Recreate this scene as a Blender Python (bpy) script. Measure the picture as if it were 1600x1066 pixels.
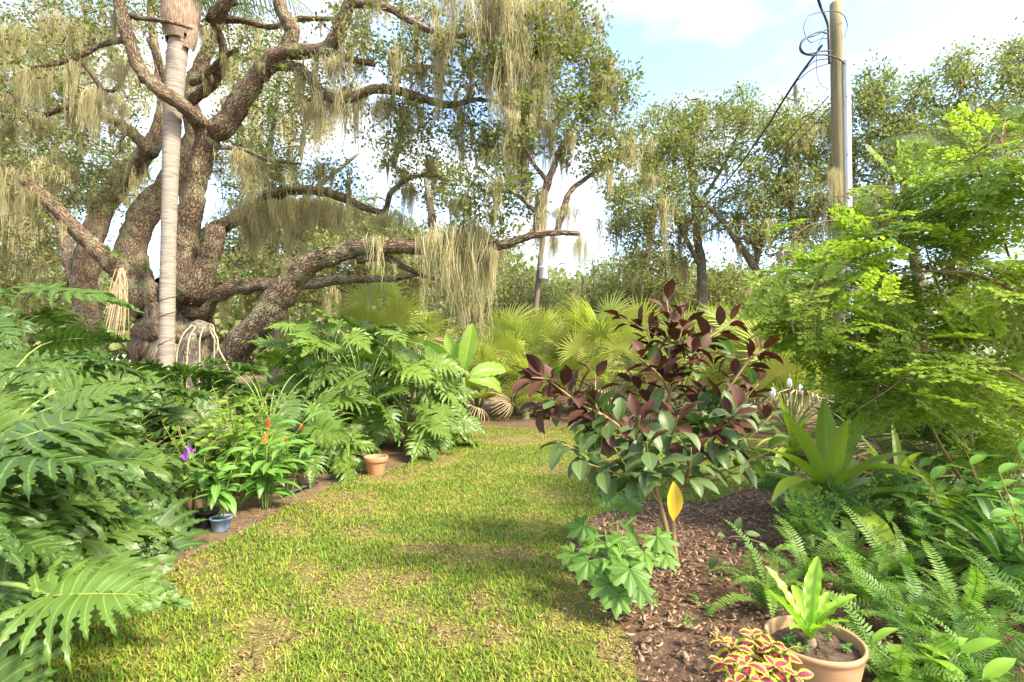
import bpy, math, random
import numpy as np
from mathutils import Matrix, Vector

for o in list(bpy.data.objects):
    bpy.data.objects.remove(o)
SC = bpy.context.scene
COL = SC.collection
rnd = random.Random(7)
RG = np.random.default_rng(11)
R = math.radians
PI = math.pi

# ------------------------------------------------------------------ camera
CAM_H = 1.45
FPX = 800.0
PITCH = R(2.2)
cam_d = bpy.data.cameras.new('camera')
cam_d.sensor_width = 36.0
cam_d.lens = 18.0
cam_d.clip_start = 0.05
cam_d.clip_end = 2000
cam = bpy.data.objects.new('camera', cam_d)
COL.objects.link(cam)
cam.location = (0, 0, CAM_H)
cam.rotation_euler = (R(90) + PITCH, 0, 0)
SC.camera = cam

# ------------------------------------------------------------------ sky and sun
SUN_EL, SUN_AZ = R(45), R(124)          # azimuth clockwise from +Y (the view direction)
world = bpy.data.worlds.new('World')
SC.world = world
world.use_nodes = True
nt = world.node_tree
nt.nodes.clear()
wout = nt.nodes.new('ShaderNodeOutputWorld')
bg = nt.nodes.new('ShaderNodeBackground')
bg.inputs['Strength'].default_value = 0.15
sky = nt.nodes.new('ShaderNodeTexSky')
sky.sky_type = 'NISHITA'
sky.sun_disc = False
sky.sun_elevation = SUN_EL
sky.sun_rotation = SUN_AZ
sky.air_density = 1.0
sky.dust_density = 2.2
sky.ozone_density = 1.0
tc = nt.nodes.new('ShaderNodeTexCoord')
mp = nt.nodes.new('ShaderNodeMapping')
mp.inputs['Scale'].default_value = (1.0, 1.0, 2.2)
mp.inputs['Location'].default_value = (0.35, 0.1, 0.6)
nz = nt.nodes.new('ShaderNodeTexNoise')
nz.inputs['Scale'].default_value = 1.9
nz.inputs['Detail'].default_value = 7
nz.inputs['Roughness'].default_value = 0.56
cr = nt.nodes.new('ShaderNodeValToRGB')
cr.color_ramp.elements[0].position = 0.45
cr.color_ramp.elements[1].position = 0.66
mixw = nt.nodes.new('ShaderNodeMix')
mixw.data_type = 'RGBA'
mixw.inputs[7].default_value = (3.0, 2.92, 2.8, 1)
L = nt.links.new
L(tc.outputs['Generated'], mp.inputs['Vector'])
L(mp.outputs['Vector'], nz.inputs['Vector'])
L(nz.outputs['Fac'], cr.inputs['Fac'])
L(cr.outputs['Color'], mixw.inputs[0])
L(sky.outputs['Color'], mixw.inputs[6])
L(mixw.outputs[2], bg.inputs['Color'])
L(bg.outputs['Background'], wout.inputs['Surface'])

sl = bpy.data.lights.new('sun', 'SUN')
sl.energy = 2.6
sl.angle = R(9)
sl.color = (1.0, 0.90, 0.71)
sun = bpy.data.objects.new('sun', sl)
COL.objects.link(sun)
sd = Vector((math.sin(SUN_AZ) * math.cos(SUN_EL), math.cos(SUN_AZ) * math.cos(SUN_EL), math.sin(SUN_EL)))
sun.rotation_euler = sd.to_track_quat('Z', 'Y').to_euler()
sun.location = sd * 30

vs = SC.view_settings
vs.view_transform = 'Standard'
vs.look = 'None'
vs.gamma = 1.0
vs.exposure = 2.05
vs.use_curve_mapping = False
SC.render.engine = 'CYCLES'
SC.cycles.max_bounces = 7
SC.cycles.diffuse_bounces = 4
SC.cycles.glossy_bounces = 2
SC.cycles.transmission_bounces = 4
SC.cycles.transparent_max_bounces = 4
SC.cycles.use_denoising = True


# ------------------------------------------------------------------ pixel helpers (1600 x 1066 photograph)
def P(px, py, d):
    """the world point seen at a pixel of the photograph at distance d ahead"""
    x = (px - 800) / FPX
    z = -(py - 533) / FPX
    yy = math.cos(PITCH) - z * math.sin(PITCH)
    zz = math.sin(PITCH) + z * math.cos(PITCH)
    k = d / yy
    return np.array((x * k, d, CAM_H + zz * k))


def G(px, py):
    """the point of the flat ground seen at a pixel"""
    x = (px - 800) / FPX
    z = -(py - 533) / FPX
    yy = math.cos(PITCH) - z * math.sin(PITCH)
    zz = math.sin(PITCH) + z * math.cos(PITCH)
    k = -CAM_H / zz
    return np.array((x * k, yy * k, 0.0))


def unit(v):
    v = np.asarray(v, float)
    n = np.linalg.norm(v)
    return v / n if n > 1e-9 else v


def frame(xdir, up=(0, 0, 1)):
    x = unit(xdir)
    up = np.asarray(up, float)
    y = np.cross(up, x)
    if np.linalg.norm(y) < 1e-4:
        y = np.cross((0, 1, 0), x)
    y = unit(y)
    z = np.cross(x, y)
    return np.stack([x, y, z], 1)          # columns


def mat4(loc, M3, s=1.0):
    m = Matrix.Identity(4)
    for i in range(3):
        for j in range(3):
            m[i][j] = float(M3[i][j]) * (s[j] if hasattr(s, '__len__') else s)
        m[i][3] = float(loc[i])
    return m


_T = {}


def vnoise(x, y, seed=0):
    """smooth value noise, 0..1"""
    if seed not in _T:
        _T[seed] = np.random.default_rng(900 + seed).random((64, 64))
    t = _T[seed]
    xi = np.floor(x).astype(int)
    yi = np.floor(y).astype(int)
    fx = x - xi
    fy = y - yi
    fx = fx * fx * (3 - 2 * fx)
    fy = fy * fy * (3 - 2 * fy)
    a = t[xi % 64, yi % 64]
    b = t[(xi + 1) % 64, yi % 64]
    c = t[xi % 64, (yi + 1) % 64]
    d = t[(xi + 1) % 64, (yi + 1) % 64]
    return (a * (1 - fx) + b * fx) * (1 - fy) + (c * (1 - fx) + d * fx) * fy


def fbm(x, y, seed=0, o=3):
    s = 0
    a = 0.5
    t = 0
    for k in range(o):
        s = s + a * vnoise(x * 2 ** k + 13 * k, y * 2 ** k + 7 * k, seed)
        t += a
        a *= 0.55
    return s / t


# ------------------------------------------------------------------ mesh helpers
class MB:
    def __init__(self):
        self.v, self.q, self.t, self.a, self.n = [], [], [], [], 0

    def add(self, V, Q=None, T=None, A=None):
        V = np.asarray(V, np.float32).reshape(-1, 3)
        if Q is not None and len(Q):
            self.q.append(np.asarray(Q, np.int32) + self.n)
        if T is not None and len(T):
            self.t.append(np.asarray(T, np.int32) + self.n)
        if A is None:
            A = np.zeros((len(V), 3), np.float32)
        self.a.append(np.asarray(A, np.float32))
        self.v.append(V)
        self.n += len(V)

    def grid(self, V, A=None):
        """V: (rows, cols, 3)"""
        r, c = V.shape[:2]
        i = np.arange(r * c).reshape(r, c)
        Q = np.stack([i[:-1, :-1], i[:-1, 1:], i[1:, 1:], i[1:, :-1]], -1).reshape(-1, 4)
        self.add(V.reshape(-1, 3), Q, None, None if A is None else A.reshape(-1, 3))

    def arrays(self):
        V = np.concatenate(self.v)
        Q = np.concatenate(self.q) if self.q else np.zeros((0, 4), np.int32)
        T = np.concatenate(self.t) if self.t else np.zeros((0, 3), np.int32)
        return V, Q, T, np.concatenate(self.a)

    def mesh(self, name, mat, smooth=True):
        V, Q, T, A = self.arrays()
        me = bpy.data.meshes.new(name)
        me.vertices.add(len(V))
        me.vertices.foreach_set('co', V.ravel())
        nl = len(Q) * 4 + len(T) * 3
        me.loops.add(nl)
        me.loops.foreach_set('vertex_index', np.concatenate([Q.ravel(), T.ravel()]).astype(np.int32))
        me.polygons.add(len(Q) + len(T))
        ls = np.concatenate([np.arange(len(Q)) * 4, len(Q) * 4 + np.arange(len(T)) * 3]).astype(np.int32)
        me.polygons.foreach_set('loop_start', ls)
        if smooth:
            me.polygons.foreach_set('use_smooth', np.ones(len(Q) + len(T), bool))
        at = me.attributes.new('lf', 'FLOAT_VECTOR', 'POINT')
        at.data.foreach_set('vector', A.astype(np.float32).ravel())
        me.update(calc_edges=True)
        for m in (mat if isinstance(mat, (list, tuple)) else [mat]):
            me.materials.append(m)
        return me


def obj(name, me, parent=None, label=None, cat=None, group=None, kind=None, M=None):
    o = bpy.data.objects.new(name, me)
    COL.objects.link(o)
    if parent is not None:
        o.parent = parent
    if M is not None:
        o.matrix_basis = M
    if label:
        o['label'] = label
    if cat:
        o['category'] = cat
    if group:
        o['group'] = group
    if kind:
        o['kind'] = kind
    return o


def empty(name, loc, label, cat, group=None):
    o = obj(name, None, None, label, cat, group)
    o.location = tuple(float(c) for c in loc)
    o.empty_display_size = 0.2
    return o


def catmull(pts, n=6):
    pts = np.asarray(pts, float)
    if len(pts) < 3:
        t = np.linspace(0, 1, n + 1)[:, None]
        return pts[0] * (1 - t) + pts[-1] * t
    ext = np.vstack([2 * pts[0] - pts[1], pts, 2 * pts[-1] - pts[-2]])
    out = []
    for i in range(1, len(ext) - 2):
        p0, p1, p2, p3 = ext[i - 1:i + 3]
        for t in np.linspace(0, 1, n, endpoint=False):
            out.append(0.5 * (2 * p1 + (p2 - p0) * t + (2 * p0 - 5 * p1 + 4 * p2 - p3) * t * t + (3 * p1 - p0 - 3 * p2 + p3) * t ** 3))
    out.append(ext[-2])
    return np.array(out)


def tube(mb, pts, rad, ns=8, rough=0.0, seed=0, cap=True, A=None):
    pts = np.asarray(pts, float)
    rad = np.broadcast_to(np.asarray(rad, float), (len(pts),))
    d = np.gradient(pts, axis=0)
    d /= np.linalg.norm(d, axis=1)[:, None] + 1e-9
    u = np.cross(d[0], (0, 0, 1) if abs(d[0][2]) < 0.9 else (0, 1, 0))
    u = unit(u)
    rows = []
    att = []
    th = np.linspace(0, 2 * PI, ns, endpoint=False)
    ln = 0
    r2 = np.random.default_rng(seed)
    ph = r2.random(8) * 6.28
    for i in range(len(pts)):
        u = unit(u - d[i] * np.dot(u, d[i]))
        w = np.cross(d[i], u)
        if i:
            ln += np.linalg.norm(pts[i] - pts[i - 1])
        k = rad[i]
        rr = np.full(ns, k)
        if rough:
            rr = k * (1 + rough * (np.sin(3 * th + ph[0] + ln * 1.7) + 0.7 * np.sin(5 * th + ph[1] - ln * 2.9) + 0.6 * np.sin(2 * th + ph[2] + ln * 4.3)
                                   + 0.5 * np.sin(7 * th + ph[3] + 3 * math.sin(ln * 5)) + 0.8 * math.sin(ln * 3.1 + ph[4]) * math.sin(ln * 7.7 + ph[5])))
        ring = pts[i] + np.outer(np.cos(th) * rr, u) + np.outer(np.sin(th) * rr, w)
        rows.append(ring)
        att.append(np.stack([np.cos(th) * k, np.sin(th) * k, np.full(ns, ln)], 1))
    V = np.array(rows)
    n = len(pts)
    idx = np.arange(n * ns).reshape(n, ns)
    nx = np.roll(idx, -1, 1)
    Q = np.stack([idx[:-1], nx[:-1], nx[1:], idx[1:]], -1).reshape(-1, 4)
    VV = V.reshape(-1, 3)
    AA = np.array(att).reshape(-1, 3) if A is None else np.tile(A, (n * ns, 1))
    T = []
    if cap:
        VV = np.vstack([VV, pts[-1], pts[0]])
        AA = np.vstack([AA, AA[-1], AA[0]])
        c, c0 = n * ns, n * ns + 1
        T = [(idx[-1, j], idx[-1, (j + 1) % ns], c) for j in range(ns)] + [(idx[0, (j + 1) % ns], idx[0, j], c0) for j in range(ns)]
    mb.add(VV, Q, T, AA)


def lathe(mb, prof, ns=40, ripple=None):
    th = np.linspace(0, 2 * PI, ns, endpoint=False)
    rows = []
    for r_, z in prof:
        rows.append(np.stack([np.cos(th) * r_, np.sin(th) * r_, np.full(ns, z)], 1))
    V = np.array(rows)
    n = len(prof)
    idx = np.arange(n * ns).reshape(n, ns)
    nx = np.roll(idx, -1, 1)
    mb.add(V.reshape(-1, 3), np.stack([idx[:-1], nx[:-1], nx[1:], idx[1:]], -1).reshape(-1, 4))


def disc(mb, r, z, ns=40, bump=0.0, rings=6):
    prof_r = np.linspace(0.001, r, rings)
    th = np.linspace(0, 2 * PI, ns, endpoint=False)
    V = np.array([[(np.cos(t) * q, np.sin(t) * q, z + bump * (RG.random() - .5)) for t in th] for q in prof_r])
    idx = np.arange(rings * ns).reshape(rings, ns)
    nx = np.roll(idx, -1, 1)
    mb.add(V.reshape(-1, 3), np.stack([idx[:-1], idx[1:], nx[1:], nx[:-1]], -1).reshape(-1, 4))


# ------------------------------------------------------------------ materials
def nodes(name):
    m = bpy.data.materials.new(name)
    m.use_nodes = True
    t = m.node_tree
    t.nodes.clear()
    out = t.nodes.new('ShaderNodeOutputMaterial')
    return m, t, out


def mixc(t, fac, a, b, blend='MIX'):
    n = t.nodes.new('ShaderNodeMix')
    n.data_type = 'RGBA'
    n.blend_type = blend
    for s, v in ((0, fac), (6, a), (7, b)):
        if hasattr(v, 'is_linked'):
            t.links.new(v, n.inputs[s])
        elif s == 0:
            n.inputs[s].default_value = v
        else:
            n.inputs[s].default_value = (*v, 1) if len(v) == 3 else v
    return n.outputs[2]


def ramp(t, fac, stops):
    n = t.nodes.new('ShaderNodeValToRGB')
    e = n.color_ramp.elements
    while len(e) < len(stops):
        e.new(0.5)
    for i, (p, c) in enumerate(stops):
        e[i].position = p
        e[i].color = (*c, 1) if len(c) == 3 else c
    t.links.new(fac, n.inputs['Fac'])
    return n.outputs['Color']


def noise(t, vec, scale, detail=3, rough=0.55, dist=0.0):
    n = t.nodes.new('ShaderNodeTexNoise')
    n.inputs['Scale'].default_value = scale
    n.inputs['Detail'].default_value = detail
    n.inputs['Roughness'].default_value = rough
    n.inputs['Distortion'].default_value = dist
    if vec is not None:
        t.links.new(vec, n.inputs['Vector'])
    return n.outputs['Fac']


def math_(t, op, a, b=0.0):
    n = t.nodes.new('ShaderNodeMath')
    n.operation = op
    for i, v in enumerate((a, b)):
        if hasattr(v, 'is_linked'):
            t.links.new(v, n.inputs[i])
        else:
            n.inputs[i].default_value = v
    return n.outputs[0]


def leafmat(name, c1, c2, vein=None, trans=0.35, rough=0.42, spec=0.4, edge=None, under=None, blotch=None, rv=0.5, tcol=None, veinw=0.12):
    """lf.x = -1..1 across the blade, lf.y = 0..1 along it, lf.z = random of the leaf"""
    m, t, out = nodes(name)
    at = t.nodes.new('ShaderNodeAttribute')
    at.attribute_name = 'lf'
    sep = t.nodes.new('ShaderNodeSeparateXYZ')
    t.links.new(at.outputs['Vector'], sep.inputs[0])
    oi = t.nodes.new('ShaderNodeObjectInfo')
    geo = t.nodes.new('ShaderNodeNewGeometry')
    r1 = math_(t, 'FRACT', math_(t, 'ADD', oi.outputs['Random'], sep.outputs['Z']))
    n1 = noise(t, geo.outputs['Position'], 2.3, 2)
    f = math_(t, 'ADD', math_(t, 'MULTIPLY', r1, rv), math_(t, 'MULTIPLY', n1, 1 - rv))
    col = mixc(t, ramp(t, f, [(0.2, (0, 0, 0)), (0.8, (1, 1, 1))]), c1, c2)
    ab = math_(t, 'ABSOLUTE', sep.outputs['X'])
    if blotch:
        nb = noise(t, geo.outputs['Position'], blotch[1], 3, 0.6)
        col = mixc(t, ramp(t, nb, [(0.52, (0, 0, 0)), (0.66, (1, 1, 1))]), col, blotch[0])
    if edge:
        col = mixc(t, ramp(t, ab, [(edge[1], (0, 0, 0)), (min(1, edge[1] + .16), (1, 1, 1))]), col, edge[0])
    if under:
        col = mixc(t, geo.outputs['Backfacing'], col, under)
    if vein:
        col = mixc(t, ramp(t, ab, [(0.0, (1, 1, 1)), (veinw, (0.35, 0.35, 0.35)), (veinw * 2.2, (0, 0, 0))]), col, vein)
    p = t.nodes.new('ShaderNodeBsdfPrincipled')
    t.links.new(col, p.inputs['Base Color'])
    p.inputs['Roughness'].default_value = rough
    p.inputs['Specular IOR Level'].default_value = spec
    tr = t.nodes.new('ShaderNodeBsdfTranslucent')
    tcl = mixc(t, 1.0, col, tcol or (1.15, 1.35, 0.55), 'MULTIPLY')
    t.links.new(tcl, tr.inputs['Color'])
    ms = t.nodes.new('ShaderNodeMixShader')
    ms.inputs[0].default_value = trans
    t.links.new(p.outputs[0], ms.inputs[1])
    t.links.new(tr.outputs[0], ms.inputs[2])
    t.links.new(ms.outputs[0], out.inputs['Surface'])
    return m


def barkmat(name, dark, mid, light, lichen=None, scale=1.0, bump=0.6, lich_amt=0.55):
    m, t, out = nodes(name)
    at = t.nodes.new('ShaderNodeAttribute')
    at.attribute_name = 'lf'
    mpn = t.nodes.new('ShaderNodeMapping')
    mpn.inputs['Scale'].default_value = (1, 1, 0.28)
    t.links.new(at.outputs['Vector'], mpn.inputs['Vector'])
    vo = t.nodes.new('ShaderNodeTexVoronoi')
    vo.feature = 'DISTANCE_TO_EDGE'
    vo.inputs['Scale'].default_value = 26 * scale
    wob = t.nodes.new('ShaderNodeTexNoise')
    wob.inputs['Scale'].default_value = 9 * scale
    wob.inputs['Detail'].default_value = 3
    t.links.new(mpn.outputs[0], wob.inputs['Vector'])
    addv = t.nodes.new('ShaderNodeVectorMath')
    addv.operation = 'MULTIPLY_ADD'
    addv.inputs[1].default_value = (0.12, 0.12, 0.12)
    t.links.new(wob.outputs['Color'], addv.inputs[0])
    t.links.new(mpn.outputs[0], addv.inputs[2])
    t.links.new(addv.outputs[0], vo.inputs['Vector'])
    crk = ramp(t, vo.outputs['Distance'], [(0.0, (0, 0, 0)), (0.22, (1, 1, 1))])
    geo = t.nodes.new('ShaderNodeNewGeometry')
    big = noise(t, geo.outputs['Position'], 2.2, 4, 0.6)
    fine = noise(t, mpn.outputs[0], 40 * scale, 4, 0.6)
    col = mixc(t, ramp(t, big, [(0.3, (0, 0, 0)), (0.7, (1, 1, 1))]), mid, light)
    col = mixc(t, math_(t, 'MULTIPLY', fine, 0.55), col, dark)
    col = mixc(t, crk, dark, col)
    if lichen:
        lm = noise(t, geo.outputs['Position'], 3.6, 5, 0.65)
        col = mixc(t, ramp(t, lm, [(lich_amt, (0, 0, 0)), (lich_amt + .1, (.8, .8, .8))]), col, lichen)
    p = t.nodes.new('ShaderNodeBsdfPrincipled')
    p.inputs['Roughness'].default_value = 0.85
    p.inputs['Specular IOR Level'].default_value = 0.2
    t.links.new(col, p.inputs['Base Color'])
    b = t.nodes.new('ShaderNodeBump')
    b.inputs['Strength'].default_value = bump
    b.inputs['Distance'].default_value = 0.03
    hh = math_(t, 'ADD', crk, math_(t, 'MULTIPLY', fine, 0.5))
    t.links.new(hh, b.inputs['Height'])
    t.links.new(b.outputs[0], p.inputs['Normal'])
    t.links.new(p.outputs[0], out.inputs['Surface'])
    return m


def plain(name, c1, c2, scale=8.0, rough=0.7, spec=0.3, bump=0.0, stretch=(1, 1, 1), metal=0.0, stain=None):
    m, t, out = nodes(name)
    tcn = t.nodes.new('ShaderNodeTexCoord')
    mpn = t.nodes.new('ShaderNodeMapping')
    mpn.inputs['Scale'].default_value = stretch
    t.links.new(tcn.outputs['Object'], mpn.inputs['Vector'])
    n1 = noise(t, mpn.outputs[0], scale, 5, 0.6)
    col = mixc(t, ramp(t, n1, [(0.3, (0, 0, 0)), (0.7, (1, 1, 1))]), c1, c2)
    if stain:
        n2 = noise(t, mpn.outputs[0], scale * 0.37, 4, 0.65, 0.6)
        col = mixc(t, ramp(t, n2, [(0.5, (0, 0, 0)), (0.68, (.8, .8, .8))]), col, stain)
    p = t.nodes.new('ShaderNodeBsdfPrincipled')
    p.inputs['Roughness'].default_value = rough
    p.inputs['Specular IOR Level'].default_value = spec
    p.inputs['Metallic'].default_value = metal
    t.links.new(col, p.inputs['Base Color'])
    if bump:
        b = t.nodes.new('ShaderNodeBump')
        b.inputs['Strength'].default_value = bump
        b.inputs['Distance'].default_value = 0.02
        t.links.new(n1, b.inputs['Height'])
        t.links.new(b.outputs[0], p.inputs['Normal'])
    t.links.new(p.outputs[0], out.inputs['Surface'])
    return m


def rampmat(name, stops, trans=0.0, rough=0.8, tcol=(1.1, 1.2, 0.6)):
    """colour from the piece's own random number (lf.z)"""
    m, t, out = nodes(name)
    at = t.nodes.new('ShaderNodeAttribute')
    at.attribute_name = 'lf'
    sep = t.nodes.new('ShaderNodeSeparateXYZ')
    t.links.new(at.outputs['Vector'], sep.inputs[0])
    col = ramp(t, sep.outputs['Z'], stops)
    p = t.nodes.new('ShaderNodeBsdfPrincipled')
    p.inputs['Roughness'].default_value = rough
    p.inputs['Specular IOR Level'].default_value = 0.25
    t.links.new(col, p.inputs['Base Color'])
    sh = p.outputs[0]
    if trans:
        tr = t.nodes.new('ShaderNodeBsdfTranslucent')
        t.links.new(mixc(t, 1.0, col, tcol, 'MULTIPLY'), tr.inputs['Color'])
        ms = t.nodes.new('ShaderNodeMixShader')
        ms.inputs[0].default_value = trans
        t.links.new(p.outputs[0], ms.inputs[1])
        t.links.new(tr.outputs[0], ms.inputs[2])
        sh = ms.outputs[0]
    t.links.new(sh, out.inputs['Surface'])
    return m


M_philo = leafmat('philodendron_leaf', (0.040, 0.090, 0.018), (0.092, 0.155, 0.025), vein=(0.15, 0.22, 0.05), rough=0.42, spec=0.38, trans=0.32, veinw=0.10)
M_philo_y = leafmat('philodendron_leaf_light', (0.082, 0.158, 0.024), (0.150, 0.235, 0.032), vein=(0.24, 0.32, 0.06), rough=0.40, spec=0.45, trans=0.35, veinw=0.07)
M_petiole = plain('petiole_green', (0.13, 0.22, 0.05), (0.20, 0.28, 0.07), 6, 0.5)
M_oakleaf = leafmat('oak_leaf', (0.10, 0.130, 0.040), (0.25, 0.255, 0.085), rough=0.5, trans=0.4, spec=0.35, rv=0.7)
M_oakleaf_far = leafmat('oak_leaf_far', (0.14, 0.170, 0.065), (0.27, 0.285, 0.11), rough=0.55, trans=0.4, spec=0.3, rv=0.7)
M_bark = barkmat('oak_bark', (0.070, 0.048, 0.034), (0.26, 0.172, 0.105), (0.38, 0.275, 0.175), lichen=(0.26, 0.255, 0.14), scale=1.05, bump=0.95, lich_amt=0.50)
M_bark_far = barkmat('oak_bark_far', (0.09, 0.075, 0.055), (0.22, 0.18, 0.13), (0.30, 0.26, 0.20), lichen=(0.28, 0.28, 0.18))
M_twig = plain('twig_bark', (0.13, 0.095, 0.06), (0.21, 0.165, 0.11), 12, 0.85)
M_moss = rampmat('spanish_moss', [(0.0, (0.27, 0.25, 0.12)), (0.5, (0.44, 0.40, 0.215)), (1.0, (0.58, 0.53, 0.32))], trans=0.35, tcol=(1.1, 1.1, 0.8))
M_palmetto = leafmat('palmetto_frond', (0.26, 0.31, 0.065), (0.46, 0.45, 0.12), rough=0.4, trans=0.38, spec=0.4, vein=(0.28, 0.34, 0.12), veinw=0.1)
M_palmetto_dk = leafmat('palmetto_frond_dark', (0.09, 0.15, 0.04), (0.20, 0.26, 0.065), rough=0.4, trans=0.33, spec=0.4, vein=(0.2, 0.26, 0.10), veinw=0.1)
M_deadfrond = plain('dead_frond', (0.40, 0.28, 0.16), (0.56, 0.43, 0.28), 9, 0.8)
M_banana = leafmat('banana_leaf', (0.20, 0.36, 0.045), (0.30, 0.46, 0.06), vein=(0.5, 0.55, 0.2), trans=0.45, rough=0.4, veinw=0.05)
M_purple = leafmat('purple_leaf', (0.046, 0.021, 0.014), (0.085, 0.037, 0.021), under=(0.080, 0.036, 0.022), vein=(0.11, 0.045, 0.035), trans=0.12, rough=0.55, spec=0.22, tcol=(1.3, 0.8, 0.5), veinw=0.05)
M_shrubgreen = leafmat('shrub_green_leaf', (0.045, 0.110, 0.026), (0.090, 0.165, 0.036), under=(0.10, 0.155, 0.050), vein=(0.17, 0.25, 0.09), trans=0.25, rough=0.45, veinw=0.05)
M_yellowleaf = leafmat('yellow_leaf', (0.65, 0.42, 0.03), (0.72, 0.50, 0.05), vein=(0.75, 0.6, 0.2), trans=0.35, rough=0.5, veinw=0.05)
M_stem = plain('shrub_stem', (0.20, 0.14, 0.065), (0.30, 0.22, 0.10), 14, 0.75)
M_lime = leafmat('lime_leaflet', (0.165, 0.265, 0.032), (0.31, 0.40, 0.060), tcol=(1.15, 1.25, 0.6), trans=0.5, rough=0.5, spec=0.3, rv=0.7)
M_rosette = leafmat('rosette_leaf', (0.22, 0.32, 0.035), (0.33, 0.42, 0.055), vein=(0.30, 0.42, 0.08), trans=0.35, rough=0.35, spec=0.45, veinw=0.08)
M_fern = leafmat('sword_fern', (0.085, 0.185, 0.028), (0.165, 0.28, 0.040), trans=0.4, rough=0.5, rv=0.7)
M_nest = leafmat('nest_fern', (0.22, 0.40, 0.040), (0.32, 0.50, 0.060), vein=(0.30, 0.36, 0.06), trans=0.42, rough=0.36, veinw=0.06)
M_lobed = leafmat('lobed_leaf', (0.070, 0.165, 0.022), (0.135, 0.245, 0.032), vein=(0.2, 0.36, 0.08), trans=0.35, rough=0.5, veinw=0.06)
M_coleus = leafmat('coleus_leaf', (0.17, 0.022, 0.045), (0.28, 0.045, 0.075), edge=((0.40, 0.47, 0.05), 0.44), vein=(0.35, 0.06, 0.09), trans=0.25, rough=0.5, tcol=(1.2, 0.9, 0.6), veinw=0.06)
M_ginger = leafmat('ginger_leaf', (0.10, 0.24, 0.04), (0.18, 0.33, 0.06), vein=(0.26, 0.38, 0.1), trans=0.35, rough=0.4, veinw=0.06)
M_bush = leafmat('bush_leaf', (0.15, 0.27, 0.030), (0.26, 0.39, 0.045), trans=0.4, rough=0.45, rv=0.7)
M_blue = leafmat('bluish_leaflet', (0.085, 0.17, 0.045), (0.14, 0.235, 0.06), trans=0.35, rough=0.55, rv=0.7)
M_dark = leafmat('dark_leaf', (0.03, 0.085, 0.02), (0.06, 0.14, 0.03), vein=(0.12, 0.2, 0.05), trans=0.28, rough=0.38, veinw=0.06)
M_terra = plain('terracotta', (0.42, 0.17, 0.085), (0.55, 0.25, 0.13), 10, 0.8, stain=(0.50, 0.33, 0.22))
M_bowl = plain('tan_pot', (0.34, 0.19, 0.095), (0.45, 0.28, 0.15), 6, 0.6, stain=(0.32, 0.27, 0.12), stretch=(1, 1, 3))
M_soil = plain('soil', (0.045, 0.030, 0.022), (0.13, 0.085, 0.055), 30, 0.95, bump=0.8)
M_bluepot = plain('blue_plastic', (0.14, 0.21, 0.32), (0.20, 0.28, 0.40), 5, 0.5)
M_blackpot = plain('black_plastic', (0.015, 0.015, 0.017), (0.035, 0.035, 0.04), 5, 0.45)
M_pole = plain('weathered_pole', (0.15, 0.12, 0.065), (0.28, 0.235, 0.13), 9, 0.85, bump=0.4, stretch=(5, 5, 0.25), stain=(0.19, 0.20, 0.08))
M_conduit = plain('grey_plastic', (0.52, 0.54, 0.56), (0.62, 0.64, 0.66), 3, 0.45)
M_cable = plain('cable_black', (0.025, 0.026, 0.032), (0.05, 0.05, 0.06), 10, 0.5)
M_palmtrunk = plain('palm_trunk', (0.20, 0.165, 0.13), (0.35, 0.31, 0.255), 5, 0.85, bump=0.5, stretch=(1, 1, 9), stain=(0.13, 0.115, 0.08))
M_palmboot = plain('palm_boot', (0.13, 0.075, 0.045), (0.42, 0.32, 0.23), 11, 0.85, bump=0.4, stretch=(4, 4, 0.6))
M_orange = plain('orange_flower', (0.75, 0.17, 0.02), (0.85, 0.28, 0.05), 20, 0.5)
M_red = plain('red_flower', (0.65, 0.06, 0.03), (0.75, 0.12, 0.05), 20, 0.5)
M_violet = plain('violet_flower', (0.30, 0.04, 0.50), (0.42, 0.08, 0.62), 20, 0.5)
M_white = plain('white_flower', (0.75, 0.74, 0.72), (0.82, 0.8, 0.8), 20, 0.5)
M_farpole = plain('far_pole_wood', (0.10, 0.08, 0.06), (0.17, 0.14, 0.11), 6, 0.85, stretch=(4, 4, .3))
M_fabric = plain('landscape_fabric', (0.05, 0.05, 0.055), (0.12, 0.115, 0.11), 14, 0.9, bump=.5)
M_can = plain('transformer_grey', (0.45, 0.48, 0.50), (0.55, 0.58, 0.6), 4, 0.4)
M_chip = rampmat('bark_chips', [(0.0, (0.075, 0.048, 0.032)), (0.4, (0.20, 0.12, 0.072)), (0.75, (0.27, 0.17, 0.105)), (1.0, (0.37, 0.26, 0.17))])
M_litter = rampmat('leaf_litter', [(0.0, (0.07, 0.042, 0.024)), (0.4, (0.17, 0.10, 0.052)), (0.75, (0.28, 0.17, 0.09)), (1.0, (0.40, 0.28, 0.15))])
M_grass = rampmat('grass_blades', [(0.0, (0.085, 0.165, 0.020)), (0.30, (0.155, 0.245, 0.022)), (0.58, (0.27, 0.325, 0.030)), (0.78, (0.37, 0.33, 0.080)), (1.0, (0.44, 0.31, 0.13))], trans=0.3, rough=0.6)


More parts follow.
